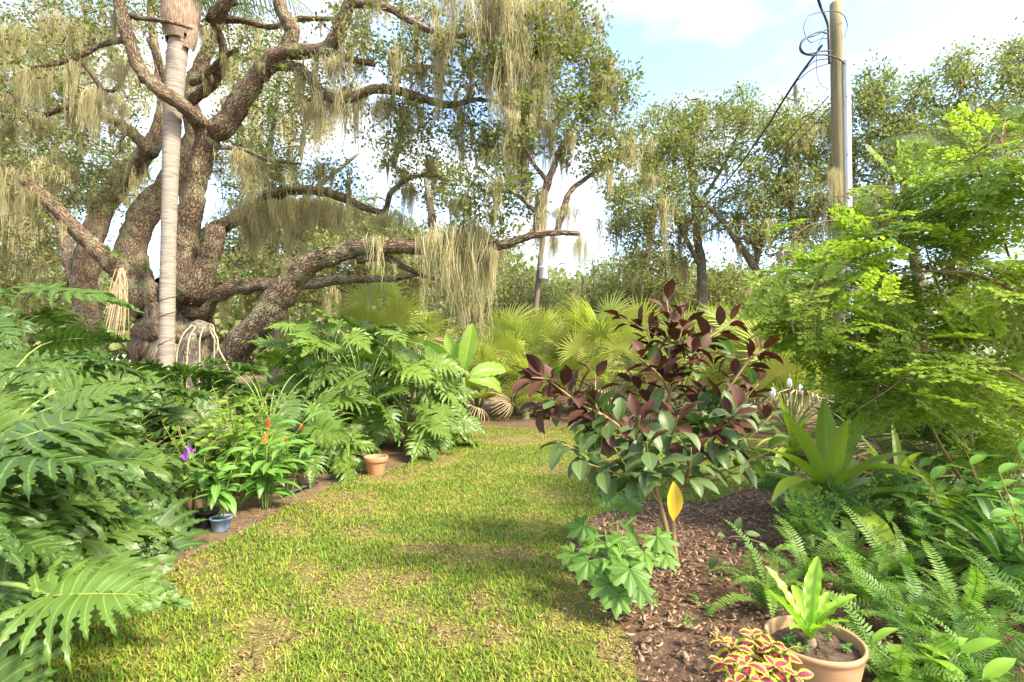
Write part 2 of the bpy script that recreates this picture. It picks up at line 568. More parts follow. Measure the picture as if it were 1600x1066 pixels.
def groundmat(name, stops, scale, bump=0.5):
    m, t, out = nodes(name)
    geo = t.nodes.new('ShaderNodeNewGeometry')
    n1 = noise(t, geo.outputs['Position'], scale, 8, 0.68)
    n2 = noise(t, geo.outputs['Position'], scale * 0.13, 4, 0.6)
    f = math_(t, 'ADD', math_(t, 'MULTIPLY', n1, 0.6), math_(t, 'MULTIPLY', n2, 0.4))
    col = ramp(t, f, stops)
    p = t.nodes.new('ShaderNodeBsdfPrincipled')
    p.inputs['Roughness'].default_value = 0.95
    p.inputs['Specular IOR Level'].default_value = 0.1
    t.links.new(col, p.inputs['Base Color'])
    b = t.nodes.new('ShaderNodeBump')
    b.inputs['Strength'].default_value = bump
    b.inputs['Distance'].default_value = 0.03
    t.links.new(n1, b.inputs['Height'])
    t.links.new(b.outputs[0], p.inputs['Normal'])
    t.links.new(p.outputs[0], out.inputs['Surface'])
    return m


M_ground = groundmat('woodland_floor', [(0.3, (0.06, 0.045, 0.028)), (0.5, (0.15, 0.10, 0.06)), (0.7, (0.21, 0.16, 0.08))], 9)
M_lawn = groundmat('lawn_soil', [(0.3, (0.07, 0.05, 0.028)), (0.5, (0.15, 0.125, 0.045)), (0.7, (0.20, 0.21, 0.045))], 14)
M_mulch = groundmat('mulch', [(0.3, (0.055, 0.038, 0.028)), (0.5, (0.13, 0.08, 0.05)), (0.7, (0.22, 0.14, 0.085))], 22, 0.9)


# ------------------------------------------------------------------ the ground
def sheet(name, poly, z, mat, kind='structure'):
    mb = MB()
    c = np.mean(poly, 0)
    n = len(poly)
    V = [(p[0], p[1], z) for p in poly] + [(c[0], c[1], z)]
    mb.add(V, None, [(i, (i + 1) % n, n) for i in range(n)])
    me = mb.mesh(name, mat, False)
    return obj(name, me, kind=kind)


sheet('ground', [(-900, -60), (900, -60), (900, 1500), (-900, 1500)], 0, M_ground)

LAWN_PX = [(-600, 1250), (-200, 1066), (60, 985), (230, 905), (330, 856), (450, 795), (545, 752), (590, 742), (640, 724), (700, 694), (735, 672), (765, 666), (830, 672),
           (900, 668), (1000, 671), (1110, 686), (1230, 706), (1300, 722), (1225, 745), (1150, 772), (1100, 787), (1010, 784), (950, 800), (905, 830), (878, 880), (915, 930), (965, 985),
           (1000, 1066), (1010, 1300)]
LAWN = np.array([G(*p)[:2] for p in LAWN_PX])
lc = catmull(np.hstack([LAWN, np.zeros((len(LAWN), 1))]), 4)[:, :2]
lc = lc + np.stack([fbm(lc[:, 0] * 5, lc[:, 1] * 5, 3) - .5, fbm(lc[:, 0] * 5, lc[:, 1] * 5, 4) - .5], 1) * 0.14
MULCH = np.array([G(*p)[:2] for p in [(800, 1300), (860, 1000), (860, 850), (900, 800), (960, 755), (1100, 745), (1250, 700), (1400, 690), (1900, 760), (2100, 1300)]])


def inside(poly, x, y):
    r = np.zeros(len(x), bool)
    n = len(poly)
    j = n - 1
    for i in range(n):
        xi, yi = poly[i]
        xj, yj = poly[j]
        c = ((yi > y) != (yj > y)) & (x < (xj - xi) * (y - yi) / (yj - yi + 1e-12) + xi)
        r ^= c
        j = i
    return r


def poly_sheet(name, poly, z, mat):
    import bmesh
    bm = bmesh.new()
    vs_ = [bm.verts.new((p[0], p[1], z)) for p in poly]
    f = bm.faces.new(vs_)
    bmesh.ops.triangulate(bm, faces=[f])
    bmesh.ops.recalc_face_normals(bm, faces=bm.faces)
    if sum(f.normal.z for f in bm.faces) < 0:
        bmesh.ops.reverse_faces(bm, faces=bm.faces)
    me = bpy.data.meshes.new(name)
    bm.to_mesh(me)
    bm.free()
    me.materials.append(mat)
    return obj(name, me, kind='structure')


poly_sheet('mulch_bed', MULCH, 0.004, M_mulch)
poly_sheet('lawn', lc, 0.008, M_lawn)

# bare, worn spots of the lawn (pixel, radius px)
BARE = [(570, 838, 40, 14), (655, 860, 40, 12), (725, 868, 55, 18), (800, 865, 35, 14), (560, 925, 55, 35), (620, 960, 60, 30), (480, 900, 45, 22), (440, 830, 45, 14), (300, 890, 60, 22),
        (420, 985, 50, 40), (780, 1000, 40, 30), (700, 1000, 30, 20), (900, 950, 60, 60), (960, 1020, 40, 60), (850, 775, 50, 12), (390, 1040, 40, 40), (760, 945, 30, 20), (640, 910, 40, 15),
        (800, 690, 60, 8), (870, 735, 40, 8), (690, 720, 30, 10), (520, 780, 50, 10), (600, 750, 60, 8), (830, 830, 50, 12)]


def bareness(x, y):
    d = np.maximum(y, 0.3)
    z = -CAM_H
    # pixel of a ground point (for measuring the worn spots off the photograph)
    yc = d * math.cos(PITCH) + z * math.sin(PITCH)
    zc = -d * math.sin(PITCH) + z * math.cos(PITCH)
    px = 800 + FPX * x / yc
    py = 533 - FPX * zc / yc
    b = np.zeros(len(x))
    for cx, cy, rx, ry in BARE:
        b = np.maximum(b, np.exp(-(((px - cx) / rx) ** 2 + ((py - cy) / ry) ** 2)))
    return b


def build_grass():
    xs, ys, sc = [], [], []
    for (d0, d1, dens, s) in ((1.35, 2.6, 9000, 1.0), (2.6, 4.2, 6500, 1.05), (4.2, 6.5, 4200, 1.15), (6.5, 9.5, 2400, 1.3), (9.5, 15, 1300, 1.5)):
        x0, x1 = -d1 * 1.02, d1 * 0.75
        n = int(dens * (x1 - x0) * (d1 - d0))
        x = RG.uniform(x0, x1, n)
        y = RG.uniform(d0, d1, n)
        k = inside(lc, x, y) & (np.abs(x) < y * 1.06 + .3)
        # blades straying over the lawn's edge
        xs.append(x[k]); ys.append(y[k]); sc.append(np.full(k.sum(), s))
    x = np.concatenate(xs); y = np.concatenate(ys); s = np.concatenate(sc)
    b = bareness(x, y)
    nn = fbm(x * 1.6, y * 1.6, 1, 4)
    n2 = fbm(x * 7, y * 7, 2, 3)
    bare = np.clip(b * 1.15 + (nn - 0.52) * 1.3 + (n2 - .5) * 1.5, 0, 1)
    keep = RG.random(len(x)) > bare * 0.58
    x, y, s, bare, n2, nn = x[keep], y[keep], s[keep], bare[keep], n2[keep], nn[keep]
    n = len(x)
    ang = RG.uniform(0, 2 * PI, n)
    ln = RG.uniform(0.018, 0.050, n) * (0.75 + 0.5 * s * 0.6) * (1 - 0.45 * bare) * (0.8 + 0.5 * n2)
    w = RG.uniform(0.0022, 0.0042, n) * s
    lean = np.minimum(RG.uniform(0.35, 1.35, n) + 0.6 * bare, 1.7)
    d = np.stack([np.cos(ang), np.sin(ang)], 1)
    sd_ = np.stack([-np.sin(ang), np.cos(ang)], 1)
    base = np.stack([x, y, np.full(n, 0.008)], 1)
    V = np.zeros((n, 5, 3))
    for k, (f, wd) in enumerate(((0, 1.0), (0.55, 0.9), (1.0, 0))):
        a = lean * f
        out = ln * f * np.sin(lean * (0.45 + 0.55 * f))
        up = ln * f * np.cos(lean * (0.35 + 0.5 * f)) * 0.9
        c = base.copy()
        c[:, :2] += d * out[:, None]
        c[:, 2] += np.maximum(up, 0.002)
        if k < 2:
            V[:, 2 * k] = c; V[:, 2 * k + 1] = c
            V[:, 2 * k, :2] += sd_ * (w * wd)[:, None]
            V[:, 2 * k + 1, :2] -= sd_ * (w * wd)[:, None]
        else:
            V[:, 4] = c
    i = np.arange(n)[:, None] * 5
    Q = i + np.array([[0, 1, 3, 2]])
    T = i + np.array([[2, 3, 4]])
    rv = np.clip(RG.normal(0.31, 0.15, n) + bare * 0.50 + (nn - .5) * 0.35 + (RG.random(n) < 0.10) * 0.35, 0, 1)
    A = np.zeros((n, 5, 3)); A[:, :, 2] = rv[:, None]
    mb = MB()
    mb.add(V.reshape(-1, 3), Q, T, A.reshape(-1, 3))
    obj('grass', mb.mesh('grass', M_grass, False), None, 'patchy yellow green lawn grass with worn straw spots', 'grass', kind='stuff')
    return n


def flakes(x, y, z0, smin, smax, thick, curl, seed, zjit=0.02):
    g = np.random.default_rng(seed)
    n = len(x)
    a = g.uniform(0, 2 * PI, n)
    ln = smin + (smax - smin) * g.random(n) ** 1.8
    w = ln * g.uniform(0.3, 0.7, n)
    tx, ty = g.normal(0, 0.30, n), g.normal(0, 0.30, n)
    loc = np.array([(-1, -0.5), (0, -1), (1, -0.4), (1, 0.5), (0, 1), (-1, 0.4)]) * 0.5
    V = np.zeros((n, 12, 3))
    for k, (u, v) in enumerate(loc):
        lx = u * ln * g.uniform(.8, 1.2, n)
        ly = v * w * g.uniform(.7, 1.3, n)
        zz = lx * tx + ly * ty + curl * (lx ** 2) / ln
        for h in (0, 1):
            V[:, k + 6 * h, 0] = x + lx * np.cos(a) - ly * np.sin(a)
            V[:, k + 6 * h, 1] = y + lx * np.sin(a) + ly * np.cos(a)
            V[:, k + 6 * h, 2] = z0 + zz + h * thick
    V[:, :, 2] += (g.random(n) * zjit)[:, None] + 0.012
    i = np.arange(n)[:, None] * 12
    Q = [i + np.array([[6, 7, 10, 11]]), i + np.array([[7, 8, 9, 10]])]
    for k in range(6):
        k2 = (k + 1) % 6
        Q.append(i + np.array([[k, k2, k2 + 6, k + 6]]))
    A = np.zeros((n, 12, 3)); A[:, :, 2] = g.random(n)[:, None]
    return V.reshape(-1, 3), np.concatenate(Q), A.reshape(-1, 3)


def build_chips():
    n = 40000
    x = RG.uniform(-0.2, 5.5, n); y = RG.uniform(1.5, 8.5, n)
    k = inside(MULCH, x, y) & ~inside(lc, x, y) & (x < y * 1.05 + .2)
    # thin out with distance
    k &= RG.random(n) < np.clip(1.25 - (y - 2) * 0.13, 0.3, 1)
    x, y = x[k], y[k]
    mb = MB()
    V, Q, A = flakes(x, y, 0.004, 0.010, 0.048, 0.003, 0.5, 5)
    mb.add(V, Q, None, A)
    obj('bark_mulch', mb.mesh('bark_mulch', M_chip, False), None, 'brown bark mulch strewn under the purple shrub', 'mulch', kind='stuff')
    # leaf litter: lawn edge, left strip, sparse on the grass
    xs, ys = [], []
    for (p, r_, m) in ((G(480, 790), .5, 500), (G(560, 760), .5, 400), (G(420, 815), .35, 300), (G(330, 870), .3, 220), (G(610, 742), .4, 200), (G(250, 900), .3, 200), (G(40, 960), .35, 260),
                       (G(760, 672), 1.4, 900), (G(830, 668), 1.4, 900), (G(1180, 760), .7, 500), (G(900, 668), 1.4, 600), (G(680, 690), .5, 200), (G(1050, 672), 1.5, 500)):
        xs.append(RG.normal(p[0], r_ * 1.1, m)); ys.append(RG.normal(p[1], r_ * 0.8, m))
    for bx in BARE[:18]:
        c = G(bx[0], bx[1]); k_ = 70
        e1 = np.linalg.norm(G(bx[0] + bx[2], bx[1]) - c); e2 = np.linalg.norm(G(bx[0], bx[1] + bx[3]) - c)
        xs.append(RG.normal(c[0], e1 * .7, k_)); ys.append(RG.normal(c[1], e2 * .7, k_))
    n = 500
    x = RG.uniform(-3, 2, n); y = 1.5 + 6 * RG.random(n) ** 1.5
    xs.append(x); ys.append(y)
    x = np.concatenate(xs); y = np.concatenate(ys)
    mb = MB()
    V, Q, A = flakes(x, y, 0.008, 0.008, 0.032, 0.0012, 1.0, 6, 0.012)
    mb.add(V, Q, None, A)
    obj('leaf_litter', mb.mesh('leaf_litter', M_litter, False), None, 'dry brown leaf litter along the lawn edges', 'litter', kind='stuff')


build_grass()
build_chips()


def fabric():
    n, m = 26, 7
    A_ = [G(455, 775), G(505, 752), G(560, 738)]
    c = catmull(A_, 13)[:n]
    rows = []
    for i in range(len(c)):
        row = []
        for j in range(m):
            v = (j / (m - 1) - .5) * .5 * (0.7 + .3 * math.sin(i * .7))
            row.append((c[i][0] + v * .35, c[i][1] + v, .02 + .035 * float(fbm(np.array([i * .6]), np.array([j * .9]), 12)[0])))
        rows.append(row)
    mb = MB(); mb.grid(np.array(rows))
    obj('landscape_fabric', mb.mesh('landscape_fabric', M_fabric), None, 'strip of crumpled dark landscape fabric between the gingers and the terracotta pot', 'fabric')


fabric()
# ------------------------------------------------------------------ Spanish moss
def moss_arrays(length, spread, n, seed, wid=0.012, dense_=True):
    g = np.random.default_rng(seed)
    k = 7 if dense_ else 5
    nb = max(3, n // 16)                     # strands gather into tapering beards
    bx = g.normal(0, spread, nb)
    by = g.normal(0, spread * 0.45, nb)
    bl = np.clip(np.exp(-(bx / (spread * 1.7)) ** 2) * g.uniform(0.25, 1.1, nb), 0.14, None)
    bi = g.integers(0, nb, n)
    bw = np.clip(spread * 0.34, .02, .07)
    ox = g.normal(0, bw, n)
    oy = g.normal(0, bw * .7, n)
    x0 = bx[bi] + ox
    y0 = by[bi] + oy
    ln = length * bl[bi] * np.clip(np.exp(-(ox / (bw * 1.5)) ** 2) * g.uniform(0.45, 1.05, n), 0.12, None)
    z0 = -0.25 * np.abs(x0) + g.normal(0, 0.03, n)
    f = np.linspace(0, 1, k)
    amp = g.uniform(0.01, 0.06, n) * np.minimum(1, spread / .12)
    ph = g.uniform(0, 6.28, n); ph2 = g.uniform(0, 6.28, n)
    fr = g.uniform(5, 14, n)
    conv = g.uniform(0.3, 0.95, n)
    sway = g.normal(0, .05, nb)[bi]
    cx = bx[bi][:, None] + ox[:, None] * (1 - conv[:, None] * f) + sway[:, None] * f ** 2 * ln[:, None] * 2 + amp[:, None] * np.sin(fr[:, None] * f * ln[:, None] + ph[:, None])
    cy = by[bi][:, None] + oy[:, None] * (1 - conv[:, None] * f) + amp[:, None] * np.cos(fr[:, None] * f * ln[:, None] + ph2[:, None])
    cz = z0[:, None] - ln[:, None] * f
    a = g.uniform(0, PI, n)
    w = wid * g.uniform(0.5, 1.3, n)[:, None] * (1 - 0.75 * f ** 1.5)[None]
    V = np.zeros((n, k, 2, 3))
    for s, sg in ((0, 1), (1, -1)):
        V[:, :, s, 0] = cx + sg * w * np.cos(a)[:, None]
        V[:, :, s, 1] = cy + sg * w * np.sin(a)[:, None]
        V[:, :, s, 2] = cz
    i = (np.arange(n)[:, None] * k * 2)
    Q = []
    for r in range(k - 1):
        Q.append(i + np.array([[2 * r, 2 * r + 1, 2 * r + 3, 2 * r + 2]]))
    A = np.zeros((n, k, 2, 3))
    A[..., 2] = np.clip(g.normal(0.5, 0.22, n), 0, 1)[:, None, None]
    # short curls standing off the strands
    m = n * (4 if dense_ else 2)
    si = g.integers(0, n, m); fi = g.random(m) ** 0.8
    px = bx[bi[si]] + ox[si] * (1 - conv[si] * fi) + sway[si] * fi ** 2 * ln[si] * 2 + g.normal(0, 0.02, m)
    py = by[bi[si]] + oy[si] * (1 - conv[si] * fi) + g.normal(0, 0.02, m)
    pz = z0[si] - ln[si] * fi
    L2 = g.uniform(0.05, 0.16, m)
    aa = g.uniform(0, 2 * PI, m)
    ox, oy = np.cos(aa) * L2 * 0.35, np.sin(aa) * L2 * 0.35
    ww = wid * (0.45 if dense_ else .6)
    W = np.zeros((m, 4, 3))
    for s, (q, sg) in enumerate(((0, 1), (0, -1), (1, -1), (1, 1))):
        W[:, s, 0] = px + ox * q + sg * ww * np.sin(aa) * (1 - .6 * q)
        W[:, s, 1] = py + oy * q - sg * ww * np.cos(aa) * (1 - .6 * q)
        W[:, s, 2] = pz - L2 * q
    B = np.zeros((m, 4, 3)); B[..., 2] = g.random(m)[:, None]
    nv = n * k * 2
    Q.append(nv + np.arange(m * 4).reshape(m, 4))
    return np.concatenate([V.reshape(-1, 3), W.reshape(-1, 3)]), np.concatenate(Q), np.concatenate([A.reshape(-1, 3), B.reshape(-1, 3)])


MOSS_V = [moss_arrays(1.0, s, n, 50 + k, 0.0075, False) for k, (s, n) in enumerate(((0.09, 70), (0.14, 95), (0.18, 115), (0.06, 50), (0.24, 130), (0.11, 80)))]
MOSS_ME = []
for k, (V, Q, A) in enumerate([moss_arrays(1.0, s, n, 80 + k, 0.0048) for k, (s, n) in enumerate(((0.10, 170), (0.15, 230), (0.20, 280), (0.07, 110), (0.26, 330), (0.12, 190)))]):
    mb = MB(); mb.add(V, Q, None, A)
    MOSS_ME.append(mb.mesh('moss_drape', M_moss, False))


def moss_merge(mb, pts, scales, wide=1.0, far=1.0, g=None):
    g = g or RG
    for p, s in zip(pts, scales):
        V, Q, A = MOSS_V[g.integers(0, len(MOSS_V))]
        nn = len(V)
        c, sn = math.cos(g.uniform(0, 6.28)), math.sin(g.uniform(0, 6.28))
        a = g.uniform(-PI, PI)
        X = V * np.array((s * wide, s * wide, s))
        X = np.stack([X[:, 0] * math.cos(a) - X[:, 1] * math.sin(a), X[:, 0] * math.sin(a) + X[:, 1] * math.cos(a), X[:, 2]], 1)
        B = A.copy(); B[:, 2] = np.clip(B[:, 2] + g.normal(0, 0.12), 0, 1)
        mb.add(X + p, Q, None, B)


# ------------------------------------------------------------------ trees
class Tree:
    def __init__(self, name, base, label, cat='tree', group=None, bark=M_bark, leaf=M_oakleaf, seed=1):
        self.base = np.array(base, float)
        self.e = empty(name, base, label, cat, group)
        self.sk, self.skr = [], []
        self.bark, self.leafm = bark, leaf
        self.g = np.random.default_rng(seed)
        self.thin = 1.0
        self.cl = []
        self.k = seed * 100

    def limb(self, pts, name='limb', ns=14, rough=0.05, world=False, tip=None, sub=6):
        """pts: (px, py, depth, width px) or world (x, y, z, r)"""
        if world:
            c = np.array([p[:3] for p in pts], float); r_ = np.array([p[3] for p in pts], float)
        else:
            c = np.array([P(p[0], p[1], p[2]) for p in pts]); r_ = np.array([p[3] / FPX * p[2] * 0.45 * math.cos(math.atan((p[0] - 800) / FPX)) for p in pts])
        q = catmull(np.hstack([c, r_[:, None]]), sub)
        mb = MB()
        self.k += 1
        jg = np.random.default_rng(self.k)
        q[1:-1, :3] += jg.normal(0, 1, (len(q) - 2, 3)) * q[1:-1, 3:4] * .06
        q[1:-1, 3] *= jg.uniform(.92, 1.10, len(q) - 2)
        tube(mb, q[:, :3] - self.base, np.maximum(q[:, 3], 0.006), ns, rough, self.k)
        o = obj(name, mb.mesh(name, self.bark), self.e)
        self.sk.append(q[:, :3]); self.skr.append(q[:, 3])
        return o

    def foliage(self, blobs):
        """(px, py, rx px, ry px, depth, depth spread, clusters)"""
        for (px, py, rx, ry, d, dd, n) in blobs:
            k = 0
            while k < n * self.thin:
                u = self.g.uniform(-1, 1, 3)
                if np.dot(u, u) > 1:
                    continue
                k += 1
                dz = d + u[2] * dd
                self.cl.append(P(px + u[0] * rx, py + u[1] * ry, dz))

    def finish(self, cr=0.28, per=42, leaf=0.075, twig=0.02, maxlen=2.6, moss_n=0, moss_s=(0.5, 1.2), moss_wide=0.8, branch_ns=5, moss_far=1.0, keep_near=None):
        g = self.g
        sk = np.concatenate(self.sk); skr = np.concatenate(self.skr)
        C = np.array(self.cl)
        d0 = np.array([np.min(np.linalg.norm(sk - c, axis=1)) for c in C])
        order = np.argsort(d0)
        pts, rr = sk.copy(), list(np.maximum(skr, 0.0))
        P_ = [pts]
        allp = pts
        mb = MB()
        tips = []
        buf = []
        cnt = 0
        for oi in order:
            c = C[oi]
            dist = np.linalg.norm(allp - c, axis=1) + np.maximum(allp[:, 2] - c[2], 0) * 0.3
            j = int(np.argmin(dist))
            q = allp[j]
            dl = dist[j]
            n = 4
            mid = (q + c) / 2 + g.normal(0, 0.10, 3) * dl + np.array((0, 0, 0.08 * dl))
            path = catmull([q, mid, c], n)
            rad = np.linspace(min(twig * (0.5 + 0.4 * dl), 0.06), 0.005, len(path)) * (leaf / 0.075) ** 0.7
            tube(mb, path - self.base, rad, branch_ns, 0, 0, cap=False)
            allp = np.vstack([allp, path[2:]])
            tips.append(path)
        if len(tips):
            o = obj('twigs', mb.mesh('twigs', M_twig), self.e, kind='stuff')
        # leaves
        n = len(C) * per
        ci = np.repeat(np.arange(len(C)), per)
        rad = cr * g.uniform(0.6, 1.25, len(C))
        off = g.normal(0, 0.5, (n, 3)) * rad[ci][:, None] * np.array((1, 1, 0.72))
        c = C[ci] + off
        ax = unit_rows(off + g.normal(0, 0.35, (n, 3)) * cr + np.array((0, 0, 0.02)))
        nm = unit_rows(g.normal(0, 0.75, (n, 3)) + np.array((0, 0, 0.8)))
        sdv = unit_rows(np.cross(nm, ax))
        ln = leaf * g.uniform(0.65, 1.25, n)
        w = ln * g.uniform(0.22, 0.34, n)
        up = np.cross(ax, sdv)
        V = np.zeros((n, 4, 3))
        V[:, 0] = c
        V[:, 1] = c + ax * (ln * .5)[:, None] + sdv * w[:, None] + up * (w * .25)[:, None]
        V[:, 2] = c + ax * ln[:, None]
        V[:, 3] = c + ax * (ln * .5)[:, None] - sdv * w[:, None] + up * (w * .25)[:, None]
        A = np.zeros((n, 4, 3)); A[:, :, 2] = (g.random(len(C))[ci] * 0.55 + g.random(n) * 0.45)[:, None]
        mb = MB()
        mb.add((V - self.base).reshape(-1, 3), np.arange(n * 4).reshape(n, 4), None, A.reshape(-1, 3))
        obj('crown', mb.mesh('crown', self.leafm, False), self.e)
        if moss_n:
            mb = MB()
            src = np.concatenate([t[1:] for t in tips] + [s[len(s) // 3:] for s in self.sk])
            ii = g.integers(0, len(src), moss_n)
            moss_merge(mb, src[ii] - self.base, g.uniform(moss_s[0], moss_s[1], moss_n), moss_wide, g=g)
            obj('moss', mb.mesh('moss', M_moss, False), self.e, kind='stuff')
        return tips


def unit_rows(a):
    return a / (np.linalg.norm(a, axis=-1, keepdims=True) + 1e-9)


# the great spreading live oak
b = P(272, 600, 12.0); b[2] = 0
oak = Tree('live_oak', b, 'massive live oak with many spreading limbs behind the pale palm trunk', 'tree', seed=2); oak.thin = .74
oak.limb([(b[0] - 0.0, b[1], -0.1, 1.2), (b[0], b[1], 0.6, 0.95), (b[0] - .02, b[1], 1.6, 0.82), (b[0] - .05, b[1], 2.4, 0.76), (b[0] - .1, b[1], 2.8, 0.60), (b[0], b[1] + .1, 3.1, 0.35)], 'trunk', 26, 0.045, world=True)
oak.limb([(235, 470, 11.6, 70), (190, 425, 11.3, 46), (150, 388, 11.0, 36), (105, 345, 10.8, 32), (55, 295, 10.6, 26), (0, 262, 10.4, 20), (-80, 225, 10.2, 14)], rough=0.06)
oak.limb([(245, 490, 12.2, 80), (212, 440, 12.5, 70), (205, 385, 12.8, 62), (232, 325, 13.0, 54), (280, 272, 13.2, 48), (305, 215, 13.3, 40), (296, 150, 13.4, 32), (320, 90, 13.4, 26), (350, 10, 13.4, 20), (370, -70, 13.4, 12)], rough=0.05)
oak.limb([(285, 470, 11.7, 90), (290, 420, 11.5, 62), (292, 372, 11.4, 48), (300, 310, 11.2, 44), (316, 250, 11.1, 40), (328, 212, 11.0, 42), (352, 196, 10.9, 44), (378, 156, 10.7, 40), (412, 108, 10.5, 36), (448, 82, 10.3, 30), (508, 76, 10.1, 26), (530, 45, 10.0, 25), (548, 0, 9.9, 22), (556, -60, 9.8, 18)], ns=18, rough=0.05)
oak.limb([(324, 225, 11.05, 36), (312, 192, 10.7, 32), (284, 164, 10.2, 30), (244, 136, 10.0, 29), (218, 106, 10.0, 28), (204, 66, 10.0, 27), (188, 15, 10.0, 26), (178, -60, 10.0, 22)], rough=0.05)
oak.limb([(418, 105, 10.5, 24), (446, 78, 10.45, 26), (456, 48, 10.4, 25), (440, 18, 10.3, 24), (428, -40, 10.2, 20)], rough=0.05)
oak.limb([(425, 100, 10.45, 24), (460, 104, 10.4, 20), (482, 118, 10.3, 19), (506, 148, 10.2, 19), (545, 154, 10.0, 18), (580, 140, 9.9, 17), (618, 142, 9.8, 16), (668, 156, 9.7, 14), (705, 164, 9.6, 12), (745, 156, 9.5, 8), (790, 162, 9.4, 5)], rough=0.05)
oak.limb([(300, 460, 11.5, 70), (318, 425, 11.3, 46), (330, 390, 11.2, 38), (337, 352, 11.1, 34)], rough=0.05, sub=3)
oak.limb([(300, 480, 11.8, 70), (345, 455, 11.6, 36), (400, 445, 11.5, 26), (470, 446, 11.4, 20), (540, 436, 11.3, 16), (610, 436, 11.2, 10), (660, 428, 11.1, 6)], rough=0.05)
oak.limb([(292, 400, 12.3, 40), (340, 358, 12.5, 32), (392, 330, 12.6, 26), (428, 304, 12.5, 24), (470, 296, 12.4, 20), (520, 303, 12.3, 18), (562, 322, 12.2, 14), (600, 330, 12.0, 10), (612, 300, 11.9, 9), (650, 275, 11.8, 8), (700, 282, 11.7, 5)], rough=0.06)
oak.limb([(506, 78, 10.1, 18), (545, 92, 10.0, 13), (585, 100, 9.9, 11)], rough=0.04)
oak.limb([(545, 5, 9.9, 16), (600, 10, 9.7, 14), (640, 32, 9.5, 12), (675, 48, 9.3, 11), (720, 56, 9.1, 9), (770, 42, 9.0, 7), (840, 80, 8.8, 5)], rough=0.04)
oak.limb([(618, 142, 9.8, 14), (620, 116, 9.8, 12), (650, 104, 9.8, 9), (690, 108, 9.8, 5)], rough=0.04)
oak.limb([(290, 165, 12.2, 22), (330, 132, 12.0, 20), (350, 98, 11.8, 18), (345, 60, 11.6, 15), (330, 20, 11.4, 14), (370, 4, 11.2, 12)], rough=0.04)
oak.limb([(325, 30, 11.0, 16), (380, 32, 10.9, 13), (425, 42, 10.8, 11), (470, 30, 10.7, 10), (520, 30, 10.6, 8)], rough=0.04)
oak.limb([(335, 30, 10.6, 26), (350, 8, 10.4, 26), (372, -30, 10.2, 22)], rough=0.04)
oak.limb([(180, 20, 10.3, 12), (218, 28, 10.2, 11), (262, 34, 10.1, 8), (300, 45, 10, 5)], rough=0.03)
oak.limb([(232, 62, 12, 10), (246, 90, 12, 12), (258, 130, 12.2, 14), (270, 160, 12.5, 16)], rough=0.03)
oak.limb([(300, 130, 12.0, 15), (318, 122, 11.8, 13), (346, 92, 11.6, 11), (372, 78, 11.4, 8)], rough=0.03)
oak.limb([(240, 240, 12.9, 30), (185, 192, 13, 18), (110, 168, 13, 15), (60, 182, 12.9, 13), (0, 186, 12.8, 11), (-60, 200, 12.7, 8)], rough=0.04)
oak.limb([(172, 160, 13, 13), (130, 100, 12.8, 11), (90, 96, 12.7, 9), (40, 118, 12.5, 7), (0, 128, 12.4, 5)], rough=0.04)
oak.limb([(202, 60, 10.4, 14), (160, 70, 10.4, 10), (130, 86, 10.4, 9), (90, 100, 10.4, 8), (50, 106, 10.4, 6), (10, 126, 10.4, 4)], rough=0.04)
oak.limb([(205, 95, 10.5, 10), (180, 140, 10.6, 8), (148, 140, 10.6, 6), (95, 160, 10.6, 4)], rough=0.03)
oak.limb([(330, 230, 11.0, 10), (380, 234, 10.9, 8), (420, 250, 10.8, 7), (470, 256, 10.7, 5)], rough=0.03)
oak.foliage([(60, 60, 110, 80, 11.5, 2.0, 120), (130, 30, 80, 50, 12.5, 1.5, 60), (40, 260, 70, 50, 11, 1.2, 50), (110, 285, 60, 45, 12.5, 1.5, 46), (60, 180, 90, 70, 12.5, 1.5, 50), (180, 200, 60, 40, 13, 1, 24),
             (250, 20, 60, 50, 12.5, 1.2, 46), (380, 60, 80, 60, 12.2, 1.5, 50), (500, 120, 90, 60, 11, 1.6, 60), (600, 40, 110, 60, 10.5, 1.5, 110), (700, 100, 110, 70, 9.8, 1.2, 120), (780, 60, 80, 70, 9.2, 1.0, 80),
             (640, 195, 80, 45, 10, 1.2, 66), (740, 210, 55, 45, 9.6, 1.0, 40), (420, 210, 70, 60, 12, 1.5, 50), (470, 260, 60, 30, 11.5, 1.2, 30), (400, 290, 60, 60, 13, 1.5, 46), (530, 275, 50, 25, 12, 1, 22),
             (640, 250, 60, 40, 11.6, 1.0, 50), (700, 290, 60, 45, 11.2, 1.0, 40), (170, 300, 60, 50, 13.5, 1.5, 30), (30, 370, 60, 60, 12.5, 1.5, 40), (400, 380, 90, 50, 13.5, 1.2, 50), (500, 350, 90, 45, 13, 1.2, 50),
             (870, 50, 65, 60, 9.0, .8, 80), (820, 120, 60, 60, 9.2, 1.0, 54), (820, 210, 50, 50, 9.5, 1, 44), (-60, 150, 80, 200, 11.5, 2, 60)])
oak_tips = oak.finish(cr=0.25, per=34, leaf=0.085, moss_n=310, moss_s=(0.35, 1.3), moss_wide=0.75)

